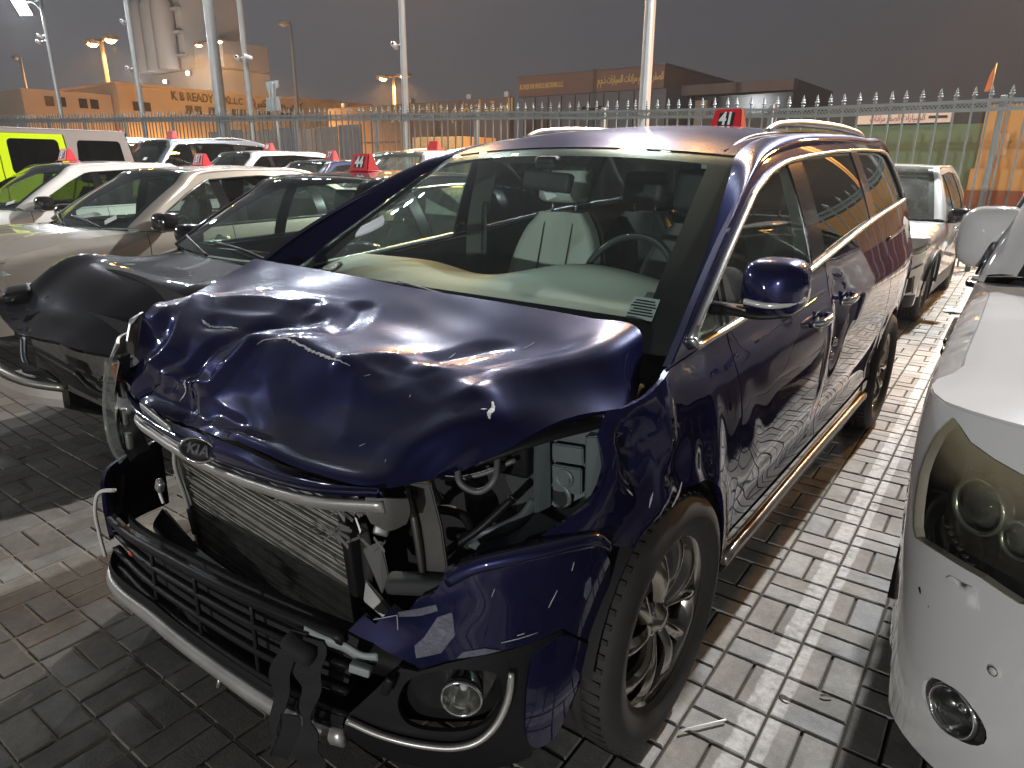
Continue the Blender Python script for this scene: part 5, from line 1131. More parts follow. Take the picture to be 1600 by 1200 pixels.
fpanel('fog_recess', [(.42, .49), (.70, .52), (.72, .44), (.66, .345), (.42, .33)], BLKG, -.045, .01, .04)
fc_ = FS(np.array([.575]), np.array([.453]))[0]; fog = empty('fog_lamp', tuple(fc_+np.array((-.005, .01, 0)))); fog.parent = van; fog.rotation_euler = (0, 0, R(32))
lathe('fog_bezel', [(.040, .05), (.046, .0), (.0475, -.022), (.0445, -.028), (.0405, -.022), (.039, .01)], CHROME, fog, n=32, axis='y')
lathe('fog_bowl', [(.0395, .0), (.034, .025), (.02, .04), (0, .044)], CHROME, fog, n=28, axis='y'); lathe('fog_bulb', [(.006, .04), (.010, .015), (.006, .008), (0, .007)], WHT, fog, n=12, axis='y')
lathe('fog_lens', [(.0405, -.014), (.028, -.020), (0, -.023)], LENS, fog, n=28, axis='y')
trim_pts = [(.325, .338), (.40, .326), (.50, .320), (.58, .322), (.63, .338), (.668, .375), (.692, .43), (.700, .48), (.698, .512)]
sweep('fog_trim', [FS(np.array([u]), np.array([z]))[0]+np.array((.004, -.008, 0)) for u, z in trim_pts], [(-.006, -.007), (.005, -.006), (.007, .0), (.005, .006), (-.006, .007)], SATIN, van, ns=50)
fpanel('bumper_splitter', [(.30, .262), (.40, .245), (.555, .25), (.725, .262), (.80, .262), (.79, .225), (.555, .205), (.36, .21)], BLKP, -.01, .012, .04)
# scuffs on the corner
for O in ([(.46, .53), (.52, .555), (.545, .60), (.53, .655), (.50, .64), (.475, .585), (.455, .56)], [(.40, .615), (.46, .635), (.50, .655), (.495, .67), (.45, .65), (.405, .628)], [(.555, .545), (.62, .556), (.66, .565), (.62, .572), (.57, .562)], [(.90, .69), (.915, .70), (.925, .665), (.912, .64), (.90, .655)]):
    so_ = fpanel('scuff', O, mat('scuffed_clearcoat', (.11, .11, .15), .55, .2, var=.5, vscale=40, bump=.3, bscale=120), .0025, .002, .02, blue, bwob)
for (u0, z0_, u1, z1_) in ((.62, .70, .625, .72), (.78, .66, .80, .70), (.84, .74, .845, .76), (.70, .60, .72, .604), (.36, .60, .41, .625), (.41, .625, .415, .59), (.66, .585, .76, .60)):
    q = FS(np.array([u0, (u0+u1)/2, u1]), np.array([z0_, (z0_+z1_)/2, z1_])); q = q+np.array((.0015, -.0025, 0)); tube('scratch', q, .0012, SCR, blue, n=4, ns=5)
for (y0, z0_, y1, z1_) in ((-.27, .87, -.245, .845), (-.155, .82, -.17, .785), (-.02, .80, -.06, .745), (-.33, .72, -.31, .70)):
    q = [(float(vc.F(y, z))+.002, y, z) for y, z in ((y0, z0_), ((y0+y1)/2, (z0_+z1_)/2), (y1, z1_))]; tube('scratch', q, [.001, .003, .001], SCR, panel_wing, n=5, ns=7)
# torn bracket, loose clip and strap at the bumper tear
tube('torn_bracket', [(.40, -.76, .53), (.455, -.75, .525), (.50, -.73, .515), (.545, -.715, .50), (.575, -.695, .50)], .012, mat('torn_plastic', (.26, .29, .28), .5), van, n=6, flat=(.5, 1.2))
rbox('broken_tab', (.05, .02, .022), (.56, -.735, .488), MATS['torn_plastic'], van, bev=.004, rot=(0, R(10), R(25))); rbox('broken_tab', (.02, .02, .05), (.625, -.715, .465), BLKP, van, bev=.006, rot=(0, R(20), R(25)))
STRAP = mat('strap_webbing', (.008, .008, .009), .8, bump=.3, bscale=300)
def strap(P, wd, side):
    P = spl(P, 40); tt = np.gradient(P, axis=0); tt /= np.linalg.norm(tt, axis=1, keepdims=True); s_ = np.array(side, float); s_ /= np.linalg.norm(s_)
    tw = .45*np.sin(np.linspace(0, 9, 40))[:, None]; P = P+.006*np.sin(np.linspace(0, 22, 40))[:, None]*np.array((.4, 1, 0)); ss = s_+np.array((0, 1., 0))*tw; return gridobj('loose_strap', np.stack([P-ss*wd/2, P, P+ss*wd/2])+0, STRAP, van, th=.003, dirn=(0, -1, 0))
strap([(.40, -.775, .535), (.37, -.80, .46), (.355, -.82, .36), (.345, -.83, .28), (.33, -.832, .215), (.335, -.835, .185), (.36, -.838, .195), (.385, -.835, .24), (.395, -.82, .33)], .042, (1, .35, 0))
strap([(.44, -.77, .53), (.445, -.79, .45), (.45, -.812, .34), (.455, -.82, .26), (.462, -.825, .19)], .052, (1, .35, 0))
rbox('strap_knot', (.09, .05, .05), (.41, -.785, .50), STRAP, van, bev=.02, rot=(R(20), R(15), R(10)))
# empty headlamp bay on the driver side
bay = STEEL
def quad_plate(name, C, m, parent=van, t=.012, bev=.003):
    C = np.array(C, float); nn = np.cross(C[1]-C[0], C[-1]-C[0]); nn /= np.linalg.norm(nn); k = len(C); V = list(C)+list(C-nn*t)
    o = mesh_obj(name, V, [tuple(range(k)), tuple(range(2*k-1, k-1, -1))]+[(i, i+k, (i+1) % k+k, (i+1) % k) for i in range(k)], m, parent, False)
    bm = bmesh.new(); bm.from_mesh(o.data); bmesh.ops.recalc_face_normals(bm, faces=bm.faces[:]); bmesh.ops.bevel(bm, geom=bm.edges[:], offset=bev, segments=2, affect='EDGES'); bm.to_mesh(o.data); bm.free(); return o
sup = empty('lamp_support', (0, 0, 0)); sup.parent = van
quad_plate('back_panel', [(.735, -.27, .985), (.875, -.25, .99), (.890, -.25, .80), (.86, -.26, .745), (.80, -.28, .735), (.745, -.28, .77)], STEEL, sup)
quad_plate('side_rib', [(.735, -.33, .985), (.752, -.30, .985), (.762, -.30, .785), (.745, -.34, .775)], STEEL, sup, .02)
quad_plate('raised_pad', [(.768, -.292, .945), (.845, -.280, .95), (.848, -.280, .905), (.770, -.292, .90)], STEEL, sup, .012)
quad_plate('raised_pad', [(.770, -.294, .893), (.845, -.282, .897), (.848, -.282, .83), (.775, -.294, .825)], STEEL, sup, .012)
quad_plate('outer_rib', [(.852, -.29, .985), (.878, -.27, .985), (.893, -.27, .81), (.862, -.30, .79)], STEEL, sup, .02)
for (x_, z_, r_0) in ((.806, .865, .018), (.792, .815, .026)):
    lathe('pressed_hole', [(r_0*1.35, 0), (r_0*1.1, -.008), (r_0, .004), (r_0*.9, .012)], STEEL, sup, n=20, axis='y', loc=(x_, -.300, z_)); lathe('hole_shade', [(0, -.002), (r_0*.98, -.002)], DARK, sup, n=16, axis='y', loc=(x_, -.297, z_))
tube('apron_flange', [(.745, -.33, .80), (.735, -.36, .765), (.69, -.42, .735), (.62, -.47, .715)], [.010, .012, .010, .008], STEEL, sup, n=8, flat=(1, 2.0))
quad_plate('apron', [(.75, -.33, .775), (.83, -.30, .74), (.80, -.33, .69), (.70, -.42, .66), (.64, -.46, .70)], STEEL, sup)
rbox('crushed_duct', (.13, .09, .07), (.80, -.36, .70), BLKP, van, bev=.03, rot=(R(20), R(-20), R(15)))
rbox('clip', (.05, .02, .026), (.845, -.20, 1.012), WHT, van, bev=.006, rot=(R(10), R(-30), R(20))); rbox('clip', (.018, .02, .02), (.80, -.22, 1.015), ALU, van, bev=.005)
tube('bonnet_hinge', [(.69, -.34, .985), (.745, -.30, 1.0), (.81, -.22, 1.022), (.86, -.12, 1.03)], [.008, .012, .012, .008], STEEL, van, n=8, flat=(1, .6))
quad_plate('inner_apron', [(.50, -.24, 1.02), (.735, -.25, 1.0), (.74, -.26, .76), (.52, -.30, .62)], mat('inner_black', (.030, .036, .036), .6, var=.4, vscale=10), van)
rbox('fuse_box', (.11, .07, .17), (.655, -.30, .925), BLKP, van, bev=.012, rot=(R(5), 0, R(10))); rbox('fuse_box_lid', (.12, .08, .03), (.655, -.30, 1.012), BLKP, van, bev=.008)
for P_, r0 in (([(.50, -.46, .86), (.56, -.44, .845), (.63, -.40, .86), (.70, -.35, .90)], .0065), ([(.57, -.42, .96), (.545, -.46, .90), (.55, -.48, .84), (.57, -.47, .80)], .007), ([(.50, -.50, .70), (.53, -.50, .76), (.58, -.49, .79), (.63, -.46, .775), (.645, -.44, .72)], .012), ([(.60, -.44, .90), (.62, -.46, .86), (.66, -.44, .84), (.69, -.42, .87), (.67, -.38, .92)], .008), ([(.56, -.52, .62), (.62, -.50, .70), (.68, -.46, .76), (.73, -.40, .83)], .010), ([(.62, -.50, .60), (.69, -.48, .66), (.74, -.44, .72)], .007), ([(.46, -.40, .92), (.52, -.44, .93), (.58, -.42, .99)], .009)):
    tube('loom' if r0 < .008 else 'hose', P_, r0, mat('grey_hose', (.10, .105, .105), .45) if r0 < .009 else BLKP, van, n=8, ns=24)
ls = empty('radiator_support', (0, 0, 0)); ls.parent = van
quad_plate('bracket', [(.565, -.575, .895), (.625, -.555, .90), (.650, -.55, .80), (.665, -.545, .66), (.61, -.57, .63), (.585, -.575, .78)], mat('dull_zinc', (.10, .098, .092), .45, .7, var=.4, vscale=14), ls)
tube('bracket_fold', [(.578, -.585, .89), (.600, -.588, .80), (.612, -.585, .70), (.618, -.585, .63)], [.006, .010, .010, .006], MATS['dull_zinc'], ls, n=6); lathe('bolt', [(0, -.008), (.010, -.007), (.012, .0)], BLKP, ls, n=8, axis='y', loc=(.592, -.580, .868))
quad_plate('lower_bracket', [(.44, -.60, .60), (.52, -.60, .56), (.60, -.58, .50), (.585, -.59, .475), (.45, -.62, .555)], MATS['dull_zinc'], ls); quad_plate('crumpled_sheet', [(.39, -.57, .72), (.45, -.60, .76), (.475, -.60, .66), (.44, -.59, .56), (.40, -.57, .60)], MATS['dull_zinc'], ls)
quad_plate('crumpled_sheet', [(.455, -.62, .70), (.50, -.60, .73), (.52, -.60, .64), (.49, -.60, .58)], SHARD, ls, .006)
rbox('foam_absorber', (.17, .05, .04), (.63, -.60, .665), mat('dark_foam', (.03, .032, .032), .8, bump=.2), van, bev=.015, rot=(0, R(-4), R(28)))
PM = []
for k in range(26):   # shredded grille mesh hanging at the driver end of the bar
    x_, z_ = .46+rng.uniform(-.06, .11), .80+rng.uniform(-.06, .05); l = rng.uniform(.015, .035); y_ = -.66+(x_-.46)*.25-rng.uniform(0, .03); a = rng.normal(0, .5)
    PM.append(([(x_-l, y_, z_-l*a), (x_+l, y_-.006, z_+l*a), (x_+l, y_-.003, z_+l*a+.007), (x_-l, y_+.002, z_-l*a+.007)], [(0, 1, 2, 3)]))
V, F = join_bm(PM); tm = mesh_obj('torn_mesh', V, F, SHARD, van, False); tm['kind'] = 'stuff'
# passenger corner: surviving headlamp sliver, bumper remnant, loose cable
hl = empty('headlamp', (0, 0, 0)); hl.parent = van
Lc = [[(-.700, -.655, .955), (-.745, -.665, .86), (-.785, -.665, .74), (-.800, -.655, .63), (-.790, -.64, .575)], [(-.725, -.650, .960), (-.785, -.645, .86), (-.825, -.635, .74), (-.838, -.625, .63), (-.825, -.61, .575)], [(-.745, -.60, .965), (-.82, -.58, .86), (-.86, -.56, .74), (-.87, -.55, .63), (-.855, -.54, .575)]]
loft('lens', Lc, 18, 8, glass('scuffed_lens', (.80, .81, .78), .8, .34, .05), hl, th=.01, dirn=(-1, -1, 0)); loft('reflector', [[np.array(p)+np.array((.02, .03, 0)) for p in c_] for c_ in Lc], 14, 6, mat('lamp_reflector', (.50, .51, .49), .25, .7, var=.3, vscale=30), hl)
for zz in (.84, .74, .65): rbox('reflector_cell', (.035, .02, .06), (-.765-.02*(zz < .8), -.600, zz), mat('lamp_cell', (.35, .36, .34), .2, .6), hl, bev=.006)
rbox('amber_cell', (.03, .02, .10), (-.775, -.60, .88), mat('amber_lens', (.35, .10, .03), .2), hl, bev=.008)
loft('bumper_corner', [[(-.745, -.725, .545), (-.72, -.74, .46), (-.70, -.745, .36)], [(-.785, -.70, .56), (-.765, -.72, .45), (-.745, -.73, .34)], [(-.86, -.60, .57), (-.86, -.61, .45), (-.84, -.62, .33)], [(-.90, -.45, .58), (-.905, -.45, .45), (-.89, -.46, .32)]], 14, 12, NAVY, van, th=.012, dirn=(-1, -1, 0))
loft('torn_wing_edge', [[(-.74, -.60, 1.0), (-.735, -.62, .975), (-.75, -.63, .95)], [(-.79, -.575, 1.01), (-.79, -.59, .98), (-.80, -.60, .95)], [(-.83, -.50, 1.02), (-.84, -.50, .98), (-.85, -.52, .94)]], 8, 8, SATIN, van, th=.008, dirn=(-1, -1, 0))
loft('bent_wing_edge', [[(-.76, -.54, 1.07), (-.765, -.56, 1.0), (-.755, -.575, .94)], [(-.80, -.48, 1.08), (-.81, -.50, 1.0), (-.80, -.52, .94)]], 8, 5, SILVER, van, th=.006, dirn=(-1, -1, 0))
tube('loose_cable', [(-.60, -.735, .57), (-.64, -.765, .565), (-.68, -.775, .50), (-.705, -.77, .40), (-.715, -.762, .30)], .006, mat('white_cable', (.62, .60, .56), .5), van, n=6, ns=24)
tube('loose_cable', [(-.45, -.66, .62), (-.47, -.66, .58), (-.455, -.66, .54)], .005, WHT, van, n=5, ns=8); rbox('clip', (.03, .02, .045), (-.46, -.66, .60), ALU, van, bev=.008, rot=(0, R(30), 0)); rbox('clip', (.02, .03, .02), (-.53, -.60, .85), WHT, van, bev=.005)
rbox('side_marker', (.02, .008, .012), (-.46, -.778, .415), mat('marker_red', (.6, .08, .04), .3), van, bev=.003)
tube('tow_clip', [(.02, -.79, .235), (.03, -.80, .21), (.02, -.80, .19)], .006, ALU, van, n=6)
# cabin
dsh = [[(-.80, .20, 1.115), (-.4, .10, 1.125), (0, .04, 1.13), (.4, .10, 1.125), (.80, .20, 1.115)], [(-.80, .34, 1.165), (-.4, .28, 1.178), (0, .24, 1.172), (.36, .30, 1.185), (.78, .36, 1.17)], [(-.80, .50, 1.185), (-.4, .46, 1.195), (-.02, .44, 1.175), (.36, .44, 1.245), (.78, .52, 1.18)], [(-.80, .60, 1.16), (-.4, .58, 1.165), (-.02, .56, 1.13), (.36, .57, 1.22), (.78, .60, 1.16)], [(-.80, .64, .95), (-.4, .64, .95), (0, .62, .95), (.4, .64, .95), (.78, .64, .95)]]
loft('dashboard', dsh, 41, 26, DASH, van, dirn=(0, 0, 1))
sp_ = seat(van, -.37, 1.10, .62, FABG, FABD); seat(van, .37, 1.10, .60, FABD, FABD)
for xx in (-.37, .37): seat(van, xx, 2.0, .58, FABD, FABD)
rbox('rear_bench', (1.3, .5, .16), (0, 3.05, .66), FABD, van, bev=.05); rbox('rear_backrest', (1.3, .16, .55), (0, 3.35, .98), FABD, van, bev=.06, rot=(R(-14), 0, 0))
rbox('cabin_floor', (1.6, 3.3, .04), (0, 2.1, .50), TRIMD, van, bev=.01)
st = lathe('steering_wheel', [(.185+.014*math.cos(t), .014*math.sin(t)) for t in np.linspace(0, 2*math.pi, 9)], TRIMD, van, n=32, axis='y', loc=(.40, .72, 1.15)); st.rotation_euler = (R(-26), 0, 0); rbox('steering_hub', (.2, .05, .1), (0, .01, -.02), TRIMD, st, bev=.025)
tube('steering_bright_rim', [(.185*math.cos(t), -.013, .185*math.sin(t)) for t in np.linspace(R(40), R(140), 9)], .004, CHROME, st, n=5)
for sg in (1, -1):
    ys = np.linspace(.35, 3.7, 10)
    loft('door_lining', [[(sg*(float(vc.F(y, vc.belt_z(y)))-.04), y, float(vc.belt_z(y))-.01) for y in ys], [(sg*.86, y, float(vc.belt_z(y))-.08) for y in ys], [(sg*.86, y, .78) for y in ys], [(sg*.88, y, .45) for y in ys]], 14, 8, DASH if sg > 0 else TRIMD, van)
    loft('pillar_lining', [[(sg*.74, 1.24, 1.58), (sg*.84, 1.26, 1.25), (sg*.85, 1.27, .8)], [(sg*.745, 1.42, 1.60), (sg*.84, 1.42, 1.25), (sg*.85, 1.42, .8)]], 10, 3, TRIM, van)
rm = rbox('rear_view_mirror', (.26, .04, .075), (-.0, .78, 1.505), TRIMD, van, bev=.018, seg=3, rot=(R(-8), R(3), R(-12))); rbox('mirror_face', (.245, .004, .06), (0, .021, 0), CHROME, rm, bev=.001); tube('mirror_stem', [(0, 0, .03), (0, .0, .075), (0, .03, .10)], .010, TRIMD, rm, n=6)
rbox('sensor_pod', (.10, .10, .05), (0, .80, 1.575), TRIMD, van, bev=.02)
tag_ = rbox('hanging_tag', (.05, .004, .06), (-.16, 1.03, 1.455), PAPER, van, bev=.001, rot=(0, R(-25), R(15)))
for sg in (-1, 1): rbox('sun_visor', (.40, .02, .15), (sg*.36, 1.10, 1.60), HEADL, van, bev=.01, rot=(R(75), 0, 0))
tube('seat_belt', [(-.80, 1.36, 1.38), (-.81, 1.36, 1.1), (-.80, 1.30, .75)], .022, TRIMD, van, n=6, flat=(.15, 1))
number_box((.02, 2.60, 1.772), '41', 'red roof box reading 41 on the crashed dark blue van', 1.0)
# folded paper stuck at the passenger corner of the windscreen
sheet = empty('paper_sheet', (0, 0, 0), 0, 'folded white paper tucked at the passenger corner of the van windscreen', 'paper')
P = gv['P']; i_, j_ = at_px(P[3:-3, 3:-3], 578, 352); q = P[i_+3, j_+3]; q = q+(CAMP-q)/np.linalg.norm(CAMP-q)*.012; a = np.array((.115, .05, .050)); b = np.array((-.02, .035, .045))
loft('leaf', [[q-a*.5-b*.4, q-b*.5, q+a*.5-b*.4], [q-a*.5, q+np.array((0, -.008, .006)), q+a*.5+b*.1], [q-a*.35+b*.4, q+b*.45, q+a*.4+b*.6]], 8, 6, PAPER, sheet)
# ---------------------------------------------------------------- the other cars
def mk(W, wb, rt, yn, yt, zh0, zhe, zc, yc, yh, zr, yrr, hwt, zb0, zb1, sedan=False, D=.45, cuts=None, posts=(.10, .12), rr=.22, **k):
    zb = zb0; u = zr-.07-zb; drop = (W-.025)-(hwt+.05); ya = yc+.18
    yend, zend = (yt-.52, zb1+.05) if sedan else (yt-.10, zb1+.06)
    Hc = (yh+.12, zr-.075); E = [(ya, zb0+.006)]
    for t in (.35, .7): E.append((ya+(Hc[0]-ya)*t, zb0+(Hc[1]-zb0)*t+.035*math.sin(math.pi*t)))
    ym = (yh+yrr)/2; E += [Hc, (ym, zr-.042), (yrr-.05, zr-.085), (yend-.03, zend)]
    a, b = np.array((W-.14, yc+.13, zc)), np.array((hwt, yh+.05, zr-.040)); IN = [tuple(a+(b-a)*t) for t in (0, .35, .7, 1)]+[(hwt-.01, ym, zr-.018), (hwt-.03, yrr, zr-.055), (hwt+.02 if sedan else W-.22, yend, zend)]
    IN = [(x, y, z+(.02*math.sin(math.pi*t) if t else 0)) for (x, y, z), t in zip(IN, (0, .35, .7, 0, 0, 0, 0))]
    c = Car(W=W, wb=wb, rt=rt, ra=rt+.045, yn=yn, yt=yt, D=D, Wf=W*.965, zb=zb, k1=.5*drop/u, k2=.5*drop/u/u, yf=yn+D, zh0=zh0, uh=.80,
        PLAN=([yn+.1, yn+D, 0, wb*.4, wb, yt-.3, yt], [.9*W, .965*W, .985*W, W, .99*W, .95*W, .88*W]),
        LOW=([.1, .3, .55, .75, zb-.12, zb], [-.06, -.04, -.02, -.003, 0, -.025]),
        fp=([.15, .35, .55, zh0-.1, zh0], [.08, .0, .01, .04, .09]), he=[(yn+D, zhe), (yn+D+(ya-yn-D)*.5, (zhe+zb0)/2+.025), (ya, zb0+.002)],
        belt=[(yn, zb0-.02), (ya, zb0-.002), ((ya+yt)/2, (zb0+zb1)/2), (yt, zb1)], E=E, IN=IN, iH=3, iR=5, cowl=(yc, zc-.01), head=(yh, zr-.025), rear=(yrr+.05, zr-.04), rearlow=(yend+.06, zend),
        wsb=.03, frit=(.07, .05, .04), roofc=[(yh, zr-.025), (yh+.35, zr-.004), (ym, zr+.008), (yrr+.05, zr-.04)], seams=(ya+.06, cuts[0], cuts[1]), dlo=(ya+.03, yend-.05), cuts=cuts, post=posts, hz=zb0-.10)
    c.rr = rr; c.__dict__.update(k); return c
def car(name, label, cat, loc, c, pm, glz=(GTM, GTM, GTM), trim=None, style='five', rim=RIMS, front=True, hoodf=None, roofm=None, wsm=None, group=None, rz=0., rails=False, sillm=None, dashm=None, mirrm=None, detail=True, wheels=True, fholes=()):
    root = empty(name, (loc[0], loc[1], g(loc[0])), rz, label, cat, group)
    side_body(root, c, pm, sillm=sillm or pm); gh = greenhouse(root, c, pm, list(glz), roofm=roofm, trim=trim, wsm=wsm)
    b, P = bonnet(root, c, pm, gh, deform=hoodf)
    if front: fascia(root, c, pm, fholes)
    for sg in (1, -1):
        if wheels:
            for yw in (0, c.wb): wheel(root, sg*(c.W-.155), yw, c.rt, c.rr, .21, style, sg, rim)
        ym = c.seams[0]+.10+getattr(c, 'mdy', 0); side_mirror(root, c.W-.02-getattr(c, 'mdx', 0), ym, c.zb+.055+getattr(c, 'mdz', 0), sg, mirrm or pm, .92, getattr(c, 'mz', 1.))
    interior(root, c, seats=((-.36, c.cowl[0]+1.0), (.36, c.cowl[0]+1.0)), dashm=dashm, zfl=.40)
    wipers(root, gh)
    if rails:
        n0, n1 = gh['INc'][c.iH*8+4], gh['INc'][c.iR*8-2]
        for sg in (1, -1): 
            q = [gh['INc'][i]*np.array((sg, 1, 1)) for i in range(c.iH*8+5, c.iR*8-1, 3)]; q = [p_+np.array((-sg*.03, 0, .045 if 0 < i < len(q)-1 else .0)) for i, p_ in enumerate(q)]; tube('roof_rail', q, .014, SATIN, root, n=8, ns=30)
    return root, gh, P
def lamps(root, c, O, glassm=LENS, fogO=None, grille=None, refl=None):
    for q in on_front(root, 'headlamp', c, O, refl or mat('lamp_reflector', (.5, .5, .5), .25, .7), .003): 
        pass
    on_front(root, 'headlamp_lens', c, O, glassm, .010, th=.006)
    if grille: on_front(root, 'grille', c, grille, BLKP, .006, mirror_=False)
# --- 44: black car with its nose torn off
c44 = mk(.92, 2.70, .345, -.88, 3.72, .63, .67, .985, .36, 1.18, 1.50, 2.75, .56, .955, 1.04, cuts=(1.42, 2.42), hm=CHROME)
def h44(P):
    nv, nu = P.shape[:2]; v = np.linspace(0, 1, nv)[:, None]; u = np.linspace(-1, 1, nu)[None]; f = (1-v)**1.5
    P = P.copy(); P[..., 2] += f*(.0+.10*np.exp(-((u+.75)/.2)**2)-.03*np.exp(-((u-.75)/.22)**2))+.17*np.exp(-((v-.38)/.27)**2)*(.75-.35*u)*(1-np.abs(u)**6)+.006*np.sin(u*9+v*7)*f+.008*np.maximum(0, 1-np.abs(u-.15-.4*v)/.12)*f; P[..., 1] += f*(.04+.05*u)+.006*np.sin(u*14)*f; return P
black, g44, P44 = car('sedan', 'black car with torn-off nose and red number 44 on its roof', 'car', (-2.62, .50), c44, BLACKP, (GCL, GCL, GTM), front=False, hoodf=h44, trim=CHROME, dashm=TRIMD)
loft('front_cavity', [[(-.80, -.50, .30), (0, -.42, .28), (.80, -.50, .30)], [(-.80, -.42, .62), (0, -.34, .62), (.80, -.42, .62)], [(-.80, -.30, .90), (0, -.25, .95), (.80, -.30, .90)]], 14, 8, DARK, black)
sweep('bumper_beam', [(-.70, -.78, .45), (-.3, -.90, .425), (.0, -.90, .40), (.20, -.85, .385), (.34, -.78, .375)], [(-.03, -.045), (.010, -.043), (.012, .0), (.010, .043), (-.03, .045)], ALU, black, ns=30, smooth=False)
sweep('beam_flange', [(-.5, -.86, .505), (-.1, -.90, .485), (.2, -.86, .46), (.38, -.78, .45)], [(-.02, -.014), (.02, -.012), (.02, .012), (-.02, .014)], ALU, black, ns=24)
quad_plate('cut_panel', [(.02, -.84, .54), (.30, -.82, .54), (.34, -.78, .48), (.04, -.84, .48)], BLKP, black); rbox('radiator', (1.1, .05, .34), (.0, -.58, .45), mat('radiator_core', (.03, .03, .03), .6), black, bev=.01)
for P_ in ([(.62, -.70, .52), (.70, -.62, .50), (.78, -.50, .45)], [(.2, -.66, .46), (.45, -.66, .40), (.7, -.58, .38)], [(-.7, -.6, .5), (-.4, -.7, .42), (.1, -.7, .38)]): tube('pipe', P_, .018, BLKP, black, n=8)
loft('lower_shield', [[(-.78, -.62, .30), (0, -.72, .26), (.80, -.60, .30)], [(-.8, -.40, .22), (0, -.4, .2), (.8, -.4, .22)]], 12, 4, BLKP, black)
br = empty('broken_headlamp', (-.70, -.66, .80)); br.parent = black
rbox('housing', (.16, .16, .16), (0, .10, -.06), BLKP, br, bev=.03, rot=(R(10), R(12), R(-25)))
for k in range(46):
    a = rng.uniform(-.09, .12), rng.uniform(-.13, .05), rng.uniform(-.12, .13); s_ = rng.uniform(.010, .026); V = [tuple(np.array(a)+rng.normal(0, s_, 3)) for _ in range(3)]
    mesh_obj('lamp_shard', V, [(0, 1, 2)], CHROME if k % 3 else LENS, br, False)
loft('wing_tear', [[(.82, -.42, .70), (.86, -.50, .62), (.80, -.62, .52)], [(.86, -.36, .72), (.90, -.42, .62), (.86, -.54, .50)]], 8, 4, BLACKP, black, th=.01)
number_box((-2.62, 2.12, g(-2.62)+1.503), '44', 'red roof box reading 44 on the black car beside the van', 1.12)
sticker(black, g44, .90, .13, .10, .065, PAPER, lines=3, tilt=.9)
# --- champagne sedan
cB = mk(.915, 2.72, .335, -.90, 3.78, .80, .80, .965, .38, 1.20, 1.46, 2.55, .56, .935, 1.0, sedan=True, cuts=(1.40, 2.45), hm=CHROME)
champ, gB, PB_ = car('sedan', 'champagne saloon parked between the black car and the white car', 'car', (-5.25, .62), cB, CHAMP, (GCL, GTM, GTM), trim=CHROME, mirrm=BLKG)
lamps(champ, cB, [(.52, .64), (.80, .69), (.90, .74), (.80, .755), (.55, .715)], refl=mat('amber_lens', (.35, .10, .03), .2), grille=[(-.42, .40), (.42, .40), (.38, .70), (-.38, .70)])
sticker(champ, gB, .86, .14, .11, .07, PAPER, tilt=.8); number_box((-5.35, 2.35, g(-5.3)+1.465), '51', 'red roof box reading 51 on the champagne saloon', 1.0)
loft('papers', [[(-.62, .62, .99), (-.45, .60, 1.0), (-.28, .60, .99)], [(-.6, .78, 1.01), (-.43, .78, 1.03), (-.25, .76, 1.01)]], 8, 4, PAPER, champ)
# --- white saloon with 56
cW = mk(.90, 2.66, .33, -.88, 3.65, .78, .78, .94, .36, 1.18, 1.43, 2.45, .55, .915, .98, sedan=True, cuts=(1.38, 2.40))
white, gW, PW = car('sedan', 'white saloon with black mirrors and red number 56 on its roof', 'car', (-7.95, .72), cW, WHITEP, (GTM, GTM, GTM), mirrm=BLKG)
lamps(white, cW, [(.52, .62), (.80, .67), (.90, .72), (.80, .735), (.55, .70)], grille=[(-.42, .38), (.42, .38), (.38, .66), (-.38, .66)])
number_box((-8.0, 2.12, g(-8)+1.432), '56', 'red roof box reading 56 on the white saloon', 1.25)
sticker(white, gW, .93, .10, .10, .06, PAPER, tilt=.5)
# --- boxy lime off-roader with grey hard top
jx, jy = -10.62, .30
jp = empty('off_roader', (jx, jy, g(jx)), 0, 'boxy lime green off-roader with grey hard top', 'off-roader')
def jside(name, O, m, holes=(), x=.78, k=.10, th=.03, parent=jp, z1=1.05):
    S_ = lambda y, z: np.stack([x-np.maximum(0, z-z1)*k, y, z], 1); return both(panel(name, S_, O, m, parent, holes=holes, res=.12, th=th))
def rrect(y0, y1, z0, z1, r=.05, sk=0., sk1=0.):
    P_ = []
    for (cy_, cz_, a0) in ((y1-r, z1-r, 0), (y0+r, z1-r, 90), (y0+r, z0+r, 180), (y1-r, z0+r, 270)):
        for a in np.linspace(a0, a0+90, 5): 
            z_ = cz_+r*math.sin(R(a)); P_.append((cy_+r*math.cos(R(a))+(sk if cy_ < (y0+y1)/2 else sk1)*(z_-z0), z_))
    return P_
w1, w2, w3 = rrect(.90, 1.62, 1.19, 1.66, .06, .35, 0.), rrect(1.82, 2.46, 1.19, 1.66, .06, 0, .0), rrect(2.66, 3.36, 1.17, 1.66, .05, .10, -.10)
jside('front_door', [(.62, .50), (.62, 1.14), (.80, 1.16), (1.04, 1.73), (1.70, 1.73), (1.70, .5)], LIME, [w1]); jside('rear_door', [(1.715, .5), (1.715, 1.73), (2.53, 1.73), (2.58, 1.10), (2.50, .85), (2.42, .5)], LIME, [w2])
jside('rear_tub', [(2.60, 1.095), (3.55, 1.095), (3.55, .55), (3.40, .55)]+[(2.95+.46*math.cos(t), .42+.46*math.sin(t)) for t in np.linspace(.3, 2.6, 12)]+[(2.52, .62), (2.52, .84)], LIME)
jside('hard_top_side', [(2.60, 1.11), (2.545, 1.73), (.98, 1.745), (1.02, 1.80), (3.40, 1.80), (3.52, 1.11)], GREIGE, [w3])
for O, gl, cc in ((w1, GTI, .774), (w2, GTI, .774), (w3, GTI, .774)): jside('side_window', O, gl, x=cc, th=.004)
